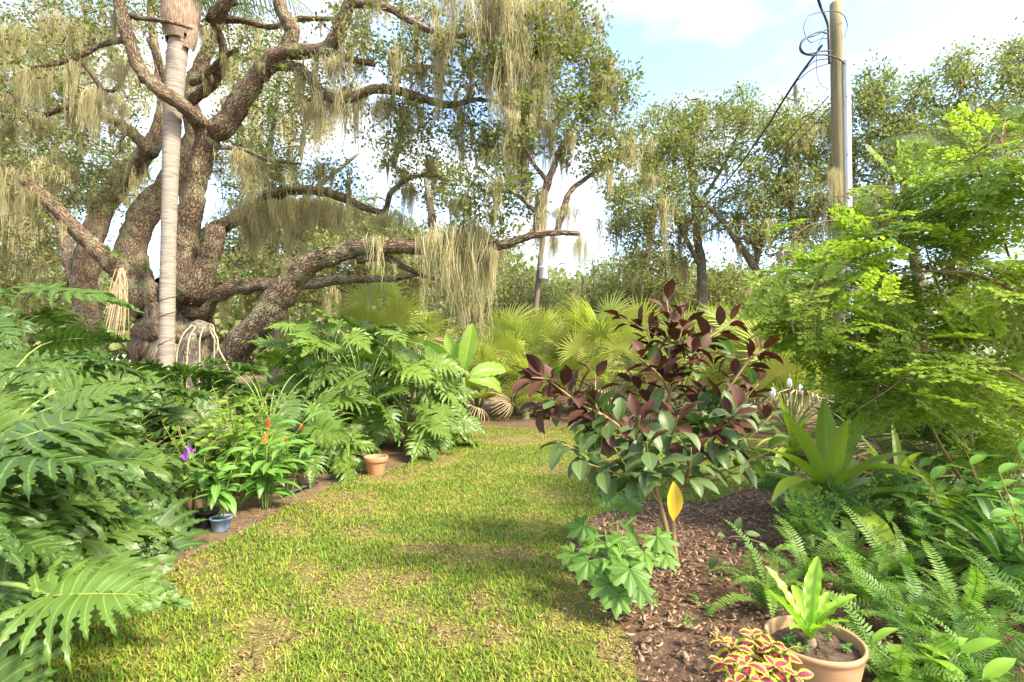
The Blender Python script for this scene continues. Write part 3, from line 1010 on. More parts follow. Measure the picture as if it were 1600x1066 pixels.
# the leaning oak trunk that sprawls over the shrubs
b2 = P(318, 690, 9.3); b2[2] = 0
lean = Tree('leaning_oak', b2, 'oak trunk leaning out low over the philodendrons and draped in moss', 'tree', seed=3); lean.thin = .72
lean.limb([(300, 690, 9.35, 60), (335, 600, 9.2, 56), (372, 540, 9.0, 54), (410, 500, 8.9, 52), (446, 452, 8.8, 48), (484, 412, 8.7, 42), (530, 398, 8.6, 34), (566, 386, 8.5, 31), (620, 385, 8.4, 27), (690, 391, 8.3, 22), (745, 388, 8.2, 18), (790, 381, 8.1, 15), (836, 367, 8.0, 13), (880, 364, 7.95, 10), (907, 366, 7.9, 8)], 'trunk', 20, 0.05)
lean.limb([(560, 405, 8.55, 18), (600, 402, 8.5, 13), (628, 416, 8.5, 11), (660, 430, 8.5, 8), (720, 448, 8.5, 5)], rough=0.05)
lean.limb([(690, 388, 8.3, 12), (676, 352, 8.4, 16), (672, 318, 8.5, 12), (665, 280, 8.6, 7)], rough=0.06)
lean.limb([(835, 368, 8.0, 10), (842, 330, 8.1, 15), (856, 285, 8.2, 13), (880, 225, 8.3, 9), (905, 180, 8.4, 7), (945, 145, 8.5, 4)], rough=0.05)
lean.limb([(868, 366, 8.0, 10), (880, 330, 8.1, 12), (892, 298, 8.2, 9), (925, 272, 8.3, 7), (965, 236, 8.4, 4)], rough=0.05)
lean.limb([(858, 285, 8.2, 9), (830, 250, 8.1, 6), (800, 180, 8.0, 5), (790, 130, 8.0, 3)], rough=0.05)
lean.limb([(836, 330, 8.1, 8), (800, 300, 8.0, 6), (760, 300, 8.0, 5), (720, 270, 8.0, 3)], rough=0.05)
lean.foliage([(945, 140, 52, 55, 8.5, .7, 76), (950, 230, 48, 60, 8.4, .7, 72), (895, 200, 40, 70, 8.3, .6, 46), (970, 300, 30, 30, 8.4, .5, 20), (800, 290, 60, 50, 8.1, .6, 54), (770, 340, 70, 30, 8.3, .6, 30), (810, 200, 40, 60, 8.1, .6, 30),
              (880, 100, 50, 60, 8.4, .6, 40), (600, 370, 60, 18, 8.7, .5, 16), (520, 380, 30, 16, 8.7, .4, 10), (720, 300, 40, 40, 8.3, .5, 22), (930, 60, 12, 60, 8.5, .4, 12)])
lean.finish(cr=0.20, per=34, leaf=0.078, twig=0.016, moss_n=46, moss_s=(0.4, 1.1), moss_wide=0.8)


# big hanging moss drapes one can pick out
def drapes(rows, label, group):
    for k, (px, py, d, lpx, wide) in enumerate(rows):
        p = P(px, py, d)
        s = lpx / FPX * d * 1.45
        i = rnd.randrange(len(MOSS_ME))
        a = rnd.uniform(-.6, .6)
        M3 = np.array(Matrix.Rotation(a, 3, 'Z'))
        obj('spanish_moss', MOSS_ME[i], None, label, 'moss', group, M=mat4(p, M3, (wide * s * .8, wide * s * .8, s)))


drapes([(720, 352, 8.25, 150, 1.0), (738, 345, 8.15, 160, .9), (755, 360, 8.2, 130, .8), (700, 360, 8.3, 120, .9), (715, 380, 8.2, 120, .8), (760, 385, 8.1, 110, .6)],
       'long tan moss curtain hung over the bend of the leaning oak', 'moss curtains on the leaning oak')
drapes([(846, 300, 8.1, 100, .8), (855, 190, 8.2, 130, .35), (842, 330, 8.05, 90, .7), (885, 320, 8.05, 50, .8), (862, 368, 7.98, 70, .5)],
       'pale moss hanging on the upright shoots of the leaning oak', 'moss on the upright shoots')
drapes([(908, 366, 7.9, 85, .3)], 'single thin moss strand hanging from the tip of the leaning oak', None)
drapes([(770, -30, 8.4, 150, 1.0), (785, -20, 8.4, 140, .8), (810, 60, 8.5, 150, .8), (826, 100, 8.5, 120, .9), (815, 130, 8.5, 140, .9), (835, 140, 8.5, 120, .8), (690, 50, 9.2, 130, .7), (855, -20, 8.6, 120, .5), (760, 30, 8.6, 80, .8)],
       'thick olive moss drape hanging high from the outer oak limbs', 'moss on the outer oak limbs')
drapes([(30, 40, 10.3, 80, .6), (52, 104, 10.4, 90, .7), (110, 100, 10.4, 75, .6), (190, 96, 10.4, 70, .6), (152, 140, 10.5, 80, .7), (195, 165, 10.6, 50, 1.3), (60, 182, 12.8, 80, .8), (20, 188, 12.6, 100, .7), (120, 172, 12.9, 70, .9),
        (90, 20, 10.2, 75, .6), (10, 262, 10.4, 80, .8), (150, 170, 12.8, 60, 1.0), (180, 20, 10.2, 60, .7), (100, 340, 10.7, 45, 1.0), (50, 295, 10.6, 60, .9)],
       'shaggy olive moss drape hanging from the oak limbs left of the palm trunk', 'moss on the left oak limbs')
drapes([(370, 235, 10.8, 60, 1.4), (390, 245, 10.9, 55, 1.4), (480, 305, 12.3, 90, .8), (500, 310, 12.3, 80, .8), (540, 320, 12.1, 90, .7), (430, 310, 12.4, 110, 1.0), (590, 345, 12.0, 120, .9), (610, 330, 11.9, 80, .8), (455, 340, 12.6, 70, .8), (520, 345, 12.6, 60, .8), (400, 345, 12.8, 70, .8), (640, 290, 11.8, 60, 1)],
       'olive moss drape hanging from the low mossy limb behind the leaning oak', 'moss on the low oak limb')
drapes([(540, 90, 10, 70, 1.0), (500, 150, 10.2, 90, .6), (560, 155, 10, 110, .5), (530, 140, 10.1, 90, .9), (470, 110, 10.4, 90, .8), (600, 150, 9.9, 80, .6), (650, 165, 9.7, 70, .8), (720, 165, 9.5, 70, .7), (620, 70, 9.6, 80, .6)],
       'small moss tuft dangling under the crooked middle oak limb', 'moss on the middle oak limb')

# ------------------------------------------------------------------ oaks behind
def back_oak(name, base_px, d, label, limbs, blobs, seed, moss, leaf=0.17, cr=0.56, per=42, group='moss hung oaks behind the garden', ms=(1.2, 3.2)):
    bb = P(base_px, 600, d); bb[2] = 0
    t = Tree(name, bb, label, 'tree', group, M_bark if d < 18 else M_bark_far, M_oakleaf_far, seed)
    for i, l in enumerate(limbs):
        t.limb(l, 'trunk' if i == 0 else 'limb', 10, 0.05)
    t.thin = 1.3
    t.foliage(blobs)
    t.finish(cr=cr, per=per, leaf=leaf, twig=0.04, moss_n=int(moss * .6), moss_s=(ms[0], ms[1] * 1.2), moss_wide=0.6, branch_ns=4)
    return t


def gy(d):
    return 564 + CAM_H * FPX / d


back_oak('background_oak', 1097, 26, 'tall moss hung oak with pale straight trunk behind the purple leaved shrub',
         [[(1099, gy(26) + 3, 26, 26), (1098, 470, 26, 20), (1095, 410, 26, 17), (1085, 330, 26, 12), (1080, 240, 26, 8), (1090, 180, 26, 4)],
          [(1096, 420, 26, 10), (1060, 350, 25.5, 8), (1030, 280, 25, 6), (1010, 230, 25, 3)], [(1085, 330, 26, 8), (1130, 260, 26, 6), (1165, 180, 26, 3)]],
         [(1040, 235, 70, 60, 25.5, 2.5, 80), (1110, 215, 70, 60, 26, 2.5, 76), (1165, 175, 36, 42, 26, 1.5, 30), (1020, 320, 60, 60, 25, 2.5, 66), (1100, 320, 80, 60, 25.5, 2.5, 60), (985, 350, 36, 36, 25, 1.5, 24), (1060, 175, 50, 30, 26, 1.5, 24), (1030, 400, 60, 30, 26, 2, 30)],
         21, 90)
back_oak('background_oak', 1210, 24, 'dark bent oak with forked limb just beyond the wooden utility pole',
         [[(1215, gy(24) + 3, 24, 24), (1205, 480, 24, 18), (1180, 420, 24, 15), (1150, 375, 24, 12), (1125, 340, 24, 10), (1085, 305, 24, 6)],
          [(1180, 418, 24, 10), (1200, 330, 24, 9), (1225, 250, 24, 6), (1245, 190, 24, 3)], [(1190, 380, 24, 8), (1150, 370, 23.5, 4)]],
         [(1235, 200, 55, 50, 24, 2, 66), (1200, 280, 60, 60, 24, 2, 66), (1265, 290, 60, 70, 24, 2, 60), (1180, 350, 40, 40, 23.5, 2, 34), (1300, 220, 50, 60, 24.5, 2, 46), (1240, 370, 60, 40, 24, 2, 36)],
         22, 70)
back_oak('background_oak', 1440, 23, 'tall oak with ragged open top rising behind the lime green shrub',
         [[(1440, gy(23) + 3, 23, 30), (1435, 450, 23, 24), (1420, 330, 23, 18), (1400, 230, 23, 11), (1370, 150, 23, 6), (1355, 105, 23, 3)],
          [(1425, 340, 23, 12), (1470, 240, 23, 9), (1500, 150, 23, 6), (1515, 85, 23, 3)], [(1470, 240, 23, 8), (1540, 160, 23, 6), (1580, 120, 23, 4), (1610, 70, 23, 3)]],
         [(1368, 150, 34, 50, 23, 1.5, 46), (1390, 230, 60, 50, 23, 2, 76), (1450, 220, 60, 60, 23, 2, 76), (1505, 120, 34, 45, 23, 1.5, 34), (1440, 140, 24, 34, 23, 1, 18), (1520, 200, 60, 50, 23, 2, 60), (1585, 110, 34, 50, 23, 1.5, 40), (1580, 200, 60, 70, 23, 2, 50), (1650, 150, 70, 90, 23, 2, 60), (1380, 310, 60, 50, 23, 2, 46)],
         23, 16)
back_oak('background_oak', 132, 16, 'stout pale oak trunk standing left of and behind the massive oak',
         [[(132, gy(16) + 3, 16, 66), (132, 500, 16, 56), (132, 440, 16, 50), (142, 385, 16, 46), (160, 330, 16, 44), (185, 285, 15.8, 42), (222, 248, 15.5, 38), (246, 212, 15.2, 34), (256, 150, 15, 24), (240, 60, 15, 16), (232, -20, 15, 10)],
          [(120, 445, 16, 36), (105, 390, 16.5, 26), (80, 330, 17, 18), (20, 300, 17, 12)]],
         [(30, 330, 90, 60, 20, 2, 70), (160, 300, 80, 60, 19.5, 2, 30), (80, 400, 90, 50, 20.5, 2, 40), (20, 440, 60, 40, 20, 2, 30), (-40, 250, 90, 150, 19.5, 3, 70)],
         24, 70, leaf=0.13, cr=0.55)
back_oak('background_oak', 560, 22, 'moss veiled oak seen under the low limb beside the sabal palm',
         [[(575, gy(22) + 3, 22, 30), (572, 480, 22, 24), (560, 420, 22, 18), (520, 370, 22, 13), (460, 340, 22, 8)], [(565, 430, 22, 14), (620, 390, 22, 10), (690, 370, 22, 6)], [(560, 420, 22, 12), (575, 350, 22, 8), (590, 300, 22, 4)]],
         [(440, 370, 90, 60, 22, 3, 80), (540, 370, 90, 60, 22, 3, 80), (650, 400, 90, 50, 22, 3, 80), (380, 430, 70, 50, 22, 3, 50), (730, 420, 60, 60, 22, 2.5, 60), (600, 440, 80, 40, 22, 3, 40), (470, 440, 80, 40, 22, 3, 40)],
         25, 140, ms=(1.0, 2.6))
back_oak('background_oak', 760, 32, 'distant oak whose moss hangs between the leaning oak and the far utility pole',
         [[(775, gy(32) + 3, 32, 20), (774, 490, 32, 15), (768, 450, 32, 11), (760, 400, 32, 6)], [(772, 470, 32, 8), (810, 440, 32, 5)]],
         [(770, 450, 60, 50, 32, 3, 80), (820, 470, 50, 40, 33, 3, 60), (720, 460, 50, 50, 32, 3, 50), (870, 470, 46, 42, 36, 3, 60), (780, 400, 40, 24, 32, 2, 20)],
         26, 60, leaf=0.2, cr=0.9)
back_oak('background_oak', 985, 38, 'hazy distant oak low behind the palmettos with trailing moss',
         [[(985, gy(38) + 3, 38, 18), (985, 490, 38, 14), (980, 440, 38, 9), (975, 410, 38, 4)], [(984, 470, 38, 8), (1030, 430, 38, 5)]],
         [(960, 440, 56, 40, 38, 4, 80), (1020, 430, 60, 46, 36, 4, 90), (920, 470, 44, 34, 40, 3, 50), (1080, 450, 60, 40, 34, 3, 70), (1150, 450, 60, 40, 34, 3, 60), (1000, 480, 90, 30, 38, 4, 50)],
         27, 110, leaf=0.22, cr=1.0, ms=(1.5, 4.0))


back_oak('background_oak', -60, 25, 'leafy oak filling the gaps far behind the massive oak on its left side',
         [[(-20, gy(25) + 3, 25, 34), (-10, 480, 25, 28), (20, 380, 25, 22), (60, 280, 25, 16), (110, 180, 25, 10), (130, 80, 25, 5)], [(30, 360, 25, 14), (120, 300, 25, 9), (200, 250, 25, 5)], [(60, 280, 25, 10), (0, 180, 25, 7), (-20, 80, 25, 4)]],
         [(30, 120, 110, 90, 25, 3, 110), (160, 110, 90, 90, 25, 3, 70), (60, 260, 120, 70, 25, 3, 90), (170, 260, 80, 70, 25, 3, 50), (20, 380, 110, 60, 25, 3, 60), (100, 440, 120, 40, 25, 3, 50), (-60, 200, 80, 200, 25, 3, 60)],
         28, 90)
back_oak('background_oak', 440, 27, 'leafy oak filling the gaps far behind the massive oak on its right side',
         [[(430, gy(27) + 3, 27, 30), (432, 480, 27, 26), (425, 380, 27, 20), (415, 280, 27, 14), (430, 180, 27, 9), (440, 90, 27, 5)], [(425, 360, 27, 12), (500, 290, 27, 8), (560, 240, 27, 5)], [(418, 290, 27, 9), (360, 220, 27, 5)]],
         [(400, 120, 90, 90, 27, 3, 76), (380, 240, 80, 70, 27, 3, 66), (470, 180, 60, 60, 27, 3, 36), (420, 340, 100, 60, 27, 3, 70), (540, 340, 90, 40, 27, 3, 50), (560, 430, 110, 40, 27, 3, 60), (380, 430, 90, 40, 27, 3, 50)],
         29, 100)


# the far wood closing the view
def far_wood():
    g = np.random.default_rng(77)
    n = 68000
    x = g.uniform(-95, 95, n)
    y = g.uniform(48, 70, n)
    top = 6.0 + 7.0 * fbm(x * 0.09, y * 0.05, 8, 3) + 2.5 * fbm(x * 0.4, y * 0.3, 9, 2)
    z = top * g.random(n) ** 0.7
    c = np.stack([x, y, z], 1)
    ax = unit_rows(g.normal(0, 1, (n, 3))); nm = unit_rows(g.normal(0, .7, (n, 3)) + np.array((0, -.3, .6)))
    sv = unit_rows(np.cross(nm, ax)); ln = g.uniform(.45, 1.15, n); w = ln * .36
    V = np.zeros((n, 4, 3))
    V[:, 0] = c; V[:, 1] = c + ax * (ln * .5)[:, None] + sv * w[:, None]; V[:, 2] = c + ax * ln[:, None]; V[:, 3] = c + ax * (ln * .5)[:, None] - sv * w[:, None]
    A = np.zeros((n, 4, 3)); A[:, :, 2] = g.random(n)[:, None]
    mb = MB(); mb.add(V.reshape(-1, 3), np.arange(n * 4).reshape(n, 4), None, A.reshape(-1, 3))
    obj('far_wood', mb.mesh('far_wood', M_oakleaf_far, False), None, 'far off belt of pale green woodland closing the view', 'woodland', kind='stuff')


far_wood()
# ------------------------------------------------------------------ leaf meshes (base at the origin, midrib along +X, upper side +Z)
def blade(name, mat, length, prof, bend=0.5, fold=0.3, wave=0.0, cols=5, seed=0, twist=0.0, teeth=0.0, wfreq=5.0, mb=None, back=0.0):
    """prof: (t, half width); bend: total downward turn in radians along the blade"""
    g = np.random.default_rng(seed)
    own = mb is None
    mb = mb or MB()
    us = np.linspace(-1, 1, cols)
    rows, att = [], []
    x = z = 0.0
    pt = 0.0
    ph = g.random(2) * 6.28
    for k, (t, w) in enumerate(prof):
        dt = (t - pt) * length
        a = -bend * (t + pt) / 2 + back
        x += dt * math.cos(a); z += dt * math.sin(a)
        pt = t
        nx_, nz_ = -math.sin(-bend * t + back), math.cos(-bend * t + back)
        ww = w * (1 + (teeth if k % 2 else -teeth))
        row, ar = [], []
        for u in us:
            y = u * ww * math.cos(fold * abs(u))
            h = abs(u) * ww * math.sin(fold) + (wave * ww * abs(u) ** 1.5 * math.sin(wfreq * 2 * PI * t + (ph[0] if u > 0 else ph[1])))
            tw = twist * t
            yy = y * math.cos(tw) - h * math.sin(tw)
            hh = y * math.sin(tw) + h * math.cos(tw)
            row.append((x + nx_ * hh, yy, z + nz_ * hh)); ar.append((u, t, 0))
        rows.append(row); att.append(ar)
    mb.grid(np.array(rows), np.array(att, np.float32))
    return mb.mesh(name, mat) if own else mb


def philo_leaf(mat, seed):
    """deeply cut tree philodendron blade, about 1 long"""
    g = np.random.default_rng(seed)
    mb = MB()
    nl = 13
    cols = 3
    tipx = 0.0
    for side in (1, -1):
        for i in range(nl):
            f = i / (nl - 1)
            t0 = max(0.0, -0.06 + 0.93 * f ** 1.05) + g.normal(0, .006)
            ang = R(158 - 138 * f ** 0.62) + g.normal(0, 0.04)
            ln = (0.33 + 0.24 * math.sin(PI * min(1, f * 1.15 + 0.12)) - 0.20 * f ** 2) * g.uniform(.9, 1.1)
            w0 = 0.046 if f > .2 else 0.054
            ss = np.linspace(0, 1, 16)
            base = [1.25 - .5 * s_ if s_ < .36 else max(.03, (.98 - .80 * ((s_ - .36) / .64) ** 1.5) * (1.28 if q_ % 2 else .66)) for q_, s_ in enumerate(ss)]
            base[-1] = .02
            ldr = g.normal(0, .10); lph = g.uniform(0, 6.28); lam = g.uniform(.015, .04); lcup = g.uniform(-.5, .35)
            cx, cy = max(0, t0), 0.0
            a = ang
            prev = 0
            rows, att = [], []
            for k, s in enumerate(ss):
                ds = (s - prev) * ln
                prev = s
                a = ang * (1 - 0.30 * s) - 0.05 * s
                cx += ds * math.cos(a); cy += ds * math.sin(a)
                wl = w0 * base[k] * g.uniform(.85, 1.2); wr = w0 * base[k if k < 6 or k > 13 else k + 1] * g.uniform(.85, 1.2)
                px_, py_ = -math.sin(a), math.cos(a)
                row = []
                for u, wv in ((1, wl), (0, 0), (-1, -wr)):
                    X = cx + px_ * wv; Y = (cy + py_ * wv)
                    rr = math.hypot(X - .3, Y)
                    Z = 0.26 * abs(Y) - 0.75 * Y * Y - 0.20 * max(X, 0) ** 2 + (lcup * abs(wv) + .004 if u else .006) + lam * math.sin(8 * s + lph + u * 1.3) * s + ldr * s * s * ln - .10 * ln * s ** 3
                    row.append((X, max(Y, 0.0) * side if k < 2 else Y * side, Z))
                rows.append(row); att.append([(1 * side, s, 0), (0, s, 0), (-1 * side, s, 0)])
            mb.grid(np.array(rows) if side > 0 else np.array(rows)[:, ::-1], np.array(att, np.float32) if side > 0 else np.array(att, np.float32)[:, ::-1])
    # tip lobe and the thick midrib
    rows, att = [], []
    for k, (s, w) in enumerate(((0, .05), (.2, .06), (.4, .045), (.6, .05), (.8, .03), (1, .002))):
        X = 0.84 + 0.24 * s
        rows.append([(X, w, -0.20 * X * X - .01), (X, 0, -0.20 * X * X), (X, -w, -0.20 * X * X - .01)]); att.append([(1, s, 0), (0, s, 0), (-1, s, 0)])
    mb.grid(np.array(rows), np.array(att, np.float32))
    xs = np.linspace(-.01, .95, 10)
    tube(mb, np.stack([xs, 0 * xs, -0.20 * np.maximum(xs, 0) ** 2 + .004], 1), np.linspace(.012, .003, 10), 5, A=np.array((0, .5, 0)))
    return mb.mesh('leaf', mat)


def fan_frond(mat, seed, nseg=30, spread=2.2, droop=0.25, split=0.36):
    """palmetto fan, radius 1"""
    g = np.random.default_rng(seed)
    mb = MB()
    for k in range(nseg):
        f = k / (nseg - 1) * 2 - 1
        a = f * spread + g.normal(0, .02)
        ln = (1 - 0.22 * abs(f) ** 2) * g.uniform(.9, 1.05)
        wmax = split * ln * math.tan(spread / (nseg - 1)) * 1.02
        rows, att = [], []
        for s, w in ((0.03, .1), (.2, .55), (.38, 1.0), (.65, .62), (.85, .30), (1, .02)):
            r_ = s * ln
            z0 = -droop * max(0, s - .3) ** 2 * 1.6 * (1 + g.uniform(-.3, .5)) + 0.16 * (abs(f) ** 2) * s
            row = []
            for u in (-1, 0, 1):
                y = u * w * wmax
                row.append((r_ * math.cos(a) - y * math.sin(a), r_ * math.sin(a) + y * math.cos(a), z0 + (0.35 * wmax * w if u else 0)))
            rows.append(row); att.append([(-1, s, 0), (0, s, 0), (1, s, 0)])
        mb.grid(np.array(rows), np.array(att, np.float32))
    return mb.mesh('frond', mat)


def pinnate(mat, seed, length, npair, pl, pw, bend=1.1, taper=True, name='frond', up=0.25, rach=0.004, round_=False, droopy=0.0):
    """frond with paired leaflets"""
    g = np.random.default_rng(seed)
    mb = MB()
    n = 14
    t = np.linspace(0, 1, n)
    ang = up - bend * t ** 1.3
    dx = np.concatenate([[0], np.cumsum(np.cos(ang[:-1]) * length / (n - 1))]); dz = np.concatenate([[0], np.cumsum(np.sin(ang[:-1]) * length / (n - 1))])
    tube(mb, np.stack([dx, 0 * dx, dz], 1), np.linspace(rach, rach * .3, n), 4, A=np.array((0, .2, .1)))
    for k in range(npair):
        f = 0.06 + 0.93 * k / (npair - 1)
        cx = np.interp(f, t, dx); cz = np.interp(f, t, dz); a = np.interp(f, t, ang)
        l_ = pl * ((math.sin(PI * (0.16 + 0.84 * f)) ** 0.6) if taper else 1) * g.uniform(.88, 1.1)
        l_ = max(l_, pl * .12)
        for sd_ in (1, -1):
            fw = g.uniform(.15, .35)
            dirv = unit((math.cos(a) * fw, sd_, math.sin(a) * fw + .15 - droopy + g.normal(0, .08)))
            tan = np.array((math.cos(a), 0, math.sin(a)))
            w = tan * pw
            b0 = np.array((cx, 0, cz))
            dr = np.array((0, 0, -droopy * l_ * .8))
            if round_:
                V = [b0, b0 + dirv * l_ * .3 + w, b0 + dirv * l_ * .75 + w * 1.15 + dr * .5, b0 + dirv * l_ + dr, b0 + dirv * l_ * .75 - w * 1.15 + dr * .5, b0 + dirv * l_ * .3 - w]
                mb.add(V, [(0, 1, 2, 3), (0, 3, 4, 5)], None, [(0, 0, 0), (.8, .3, 0), (.8, .7, 0), (0, 1, 0), (.8, .7, 0), (.8, .3, 0)])
            else:
                V = [b0 + w * .6, b0 - w * .6, b0 + dirv * l_ * .55 - w + dr * .3, b0 + dirv * l_ + dr, b0 + dirv * l_ * .55 + w + dr * .3]
                mb.add(V, [(0, 1, 2, 4)], [(4, 2, 3)], [(0, f, 0)] * 5)
    return mb.mesh(name, mat)


def bipinnate(mat, seed, length=0.34, pairs=5, lf=0.03, name='leaf'):
    """doubly divided leaf with small rounded leaflets"""
    g = np.random.default_rng(seed)
    mb = MB()

    def leaflet(p, d, up, s):
        d = unit(d); sv = unit(np.cross(up, d))
        w = sv * s * .36
        V = [p, p + d * s * .35 + w * .85, p + d * s * .75 + w, p + d * s, p + d * s * .75 - w, p + d * s * .35 - w * .85]
        r_ = g.random() * .5
        mb.add(V, [(0, 1, 2, 3), (0, 3, 4, 5)], None, [(0, 0, r_), (.8, .3, r_), (.8, .7, r_), (0, 1, r_), (.8, .7, r_), (.8, .3, r_)])
    ax = np.array([(length * t, 0, -0.16 * length * t * t) for t in np.linspace(0, 1, 6)])
    tube(mb, ax, np.linspace(.0025, .001, 6), 3, cap=False, A=np.array((0, .2, .1)))
    for k in range(pairs):
        f = .22 + .74 * k / (pairs - 1)
        p = np.array((length * f, 0, -0.16 * length * f * f))
        sl_ = length * .42 * (1 - .45 * f)
        for s in (1, -1):
            d = unit((.55, s * 1.0, g.normal(-.08, .12)))
            for j in range(5):
                q = p + d * sl_ * (0.25 + .75 * j / 4)
                up = unit((g.normal(0, .35), g.normal(0, .35), 1))
                if j == 4:
                    leaflet(q, d, up, lf * g.uniform(.9, 1.2))
                else:
                    pr = np.array((-d[1], d[0], 0))
                    leaflet(q, d * .5 + pr + g.normal(0, .15, 3), up, lf * g.uniform(.75, 1.1))
                    leaflet(q, d * .5 - pr + g.normal(0, .15, 3), up, lf * g.uniform(.75, 1.1))
    leaflet(ax[-1], np.array((1, 0, -.1)), np.array((0, 0, 1.)), lf * 1.2)
    return mb.mesh(name, mat)


def lobed_leaf(mat, seed, nl=7):
    """palmate, sharply lobed leaf of radius about 0.5, stalk joint at the origin"""
    g = np.random.default_rng(seed)
    N = nl * 10
    th = np.linspace(-2.65, 2.65, N)
    rr = []
    for a in th:
        k = (a + 2.65) / 5.3 * nl
        fr = k - math.floor(k)
        lob = 1 - abs(fr - .5) * 2
        base = .52 * (1 - .30 * (abs(a) / 2.65) ** 1.5)
        rr.append(base * (0.60 + .40 * lob ** .8) * (1 + .045 * (1 if int(k * 5) % 2 else -1)))
    rr = np.array(rr) * g.uniform(.95, 1.05, N)
    rows, att = [], []
    for f in (0.02, .35, .7, 1.0):
        r_ = rr * f
        X = r_ * np.cos(th); Y = r_ * np.sin(th)
        k = (th + 2.65) / 5.3 * nl
        ridge = np.abs((k % 1) - .5) * 2
        Z = -0.5 * r_ ** 2 * 1.0 + 0.05 * f * (1 - ridge) - .02 * ridge + .015 * np.sin(th * 5 + seed) * f
        rows.append(np.stack([X, Y, Z], 1)); att.append(np.stack([1 - (1 - ridge) ** 1.0, np.full(N, f), np.zeros(N)], 1))
    # vein at lobe centre: lf.x = 0 there
    A = np.array(att); k = (th + 2.65) / 5.3 * nl
    A[:, :, 0] = (np.abs((k % 1) - .5) * 2)[None] * np.array((1, 1, 1, 1))[:, None]
    mb = MB()
    mb.grid(np.array(rows).transpose(0, 1, 2), A.astype(np.float32))
    return mb.mesh('leaf', mat)


OVATE = [(0, .004), (.08, .10), (.2, .20), (.35, .27), (.5, .285), (.65, .25), (.8, .17), (.92, .07), (1, .004)]
LANCE = [(0, .010), (.1, .045), (.25, .085), (.45, .105), (.65, .09), (.82, .055), (.94, .02), (1, .002)]


def prof(p, k=1.0, w=1.0):
    return [(t, a * k * w) for t, a in p]


def dense(p, n):
    ts = np.linspace(0, 1, n)
    return [(float(t), float(np.interp(t, [a for a, _ in p], [b_ for _, b_ in p]))) for t in ts]


PH = [philo_leaf(M_philo, 100 + k) for k in range(8)]
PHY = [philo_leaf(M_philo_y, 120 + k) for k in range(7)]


def petiole(parent, p0, p1, p2, r0, r1, mat=M_petiole, name='petiole', ns=6):
    t = np.linspace(0, 1, 9)[:, None]
    q = (1 - t) ** 2 * np.array(p0) + 2 * t * (1 - t) * np.array(p1) + t ** 2 * np.array(p2)
    mb = MB(); tube(mb, q, np.linspace(r0, r1, 9), ns)
    return obj(name, mb.mesh(name, mat), parent)


def philodendron(base, label, n, h, reach, size, seed, meshes=PH, hero=(), az=None, group='tree philodendrons', name='philodendron', up=0.6):
    g = np.random.default_rng(seed)
    base = np.array((base[0], base[1], 0.0))
    e = empty(name, base, label, 'plant', group)
    mb = MB()
    sh = h * 0.30
    tube(mb, catmull([(0, 0, -.05), (.04, .02, sh * .5), (0, 0, sh)], 4), np.linspace(.09, .07, 9), 9, .06, seed)
    obj('stem', mb.mesh('stem', M_stem), e)
    for k in range(n):
        a = k * 2.39996 + g.normal(0, .25)
        if az is not None:
            a = az[0] + (az[1] - az[0]) * ((k * .618) % 1) + g.normal(0, .1)
        f = (k + .5) / n                       # 0 = low outer, 1 = high inner
        rch = reach * (1.05 - .62 * f) * g.uniform(.85, 1.12)
        ht = h * (0.16 + .76 * f) * g.uniform(.88, 1.1)
        d = np.array((math.cos(a), math.sin(a), 0))
        p0 = np.array((0, 0, sh * g.uniform(.6, 1)))
        p2 = d * rch + np.array((0, 0, ht))
        p1 = d * rch * .35 + np.array((0, 0, sh + (ht - sh) * .85 + .12 * rch))
        s = size * g.uniform(.62, 1.22)
        pitch = -0.15 - .75 * (1 - f) * g.uniform(.4, 1.1) + up * f * .3
        xd = np.array((d[0] * math.cos(pitch), d[1] * math.cos(pitch), math.sin(pitch)))
        xd = unit(xd + g.normal(0, .30, 3))
        nrm = unit(np.array((0, -.25, 1.0)) + d * .25 + g.normal(0, .42, 3))
        ms_ = PHY if g.random() < .10 else meshes
        lf = obj('leaf', ms_[g.integers(0, len(ms_))], e, M=mat4(p2, frame(xd, nrm), s))
        petiole_world(lf, e, p0, p1, p2, .016 * (size / .8), .009 * (size / .8))
    for hi, (bx, by, bd, tx, ty, td, s, roll) in enumerate(hero):
        p2 = P(bx, by, bd) - base; tip = P(tx, ty, td) - base
        xd = unit(tip - p2)
        nrm = np.array((math.sin(roll), -.45, math.cos(roll)))
        s = np.linalg.norm(tip - p2) / 1.04
        lf = obj('leaf', (PHY if hi == 0 else meshes)[g.integers(0, len(PHY))], e, M=mat4(p2, frame(xd, nrm), s))
        p0 = np.array((0, 0, sh * .8))
        petiole_world(lf, e, p0, (p0 + p2) / 2 + np.array((0, 0, .25)), p2, .017, .010)
    return e


def petiole_world(lf, e, p0, p1, p2, r0, r1, mat=M_petiole, name='petiole'):
    """stalk given in the plant's space, made a child of its leaf"""
    inv = lf.matrix_basis.inverted()
    t = np.linspace(0, 1, 8)[:, None]
    q = (1 - t) ** 2 * np.array(p0) + 2 * t * (1 - t) * np.array(p1) + t ** 2 * np.array(p2)
    s = lf.matrix_basis.to_scale()[0]
    q = np.array([inv @ Vector(v) for v in q])
    mb = MB(); tube(mb, q, np.linspace(r0, r1, 8) / s, 5, cap=False)
    return obj(name, mb.mesh(name, mat), lf)


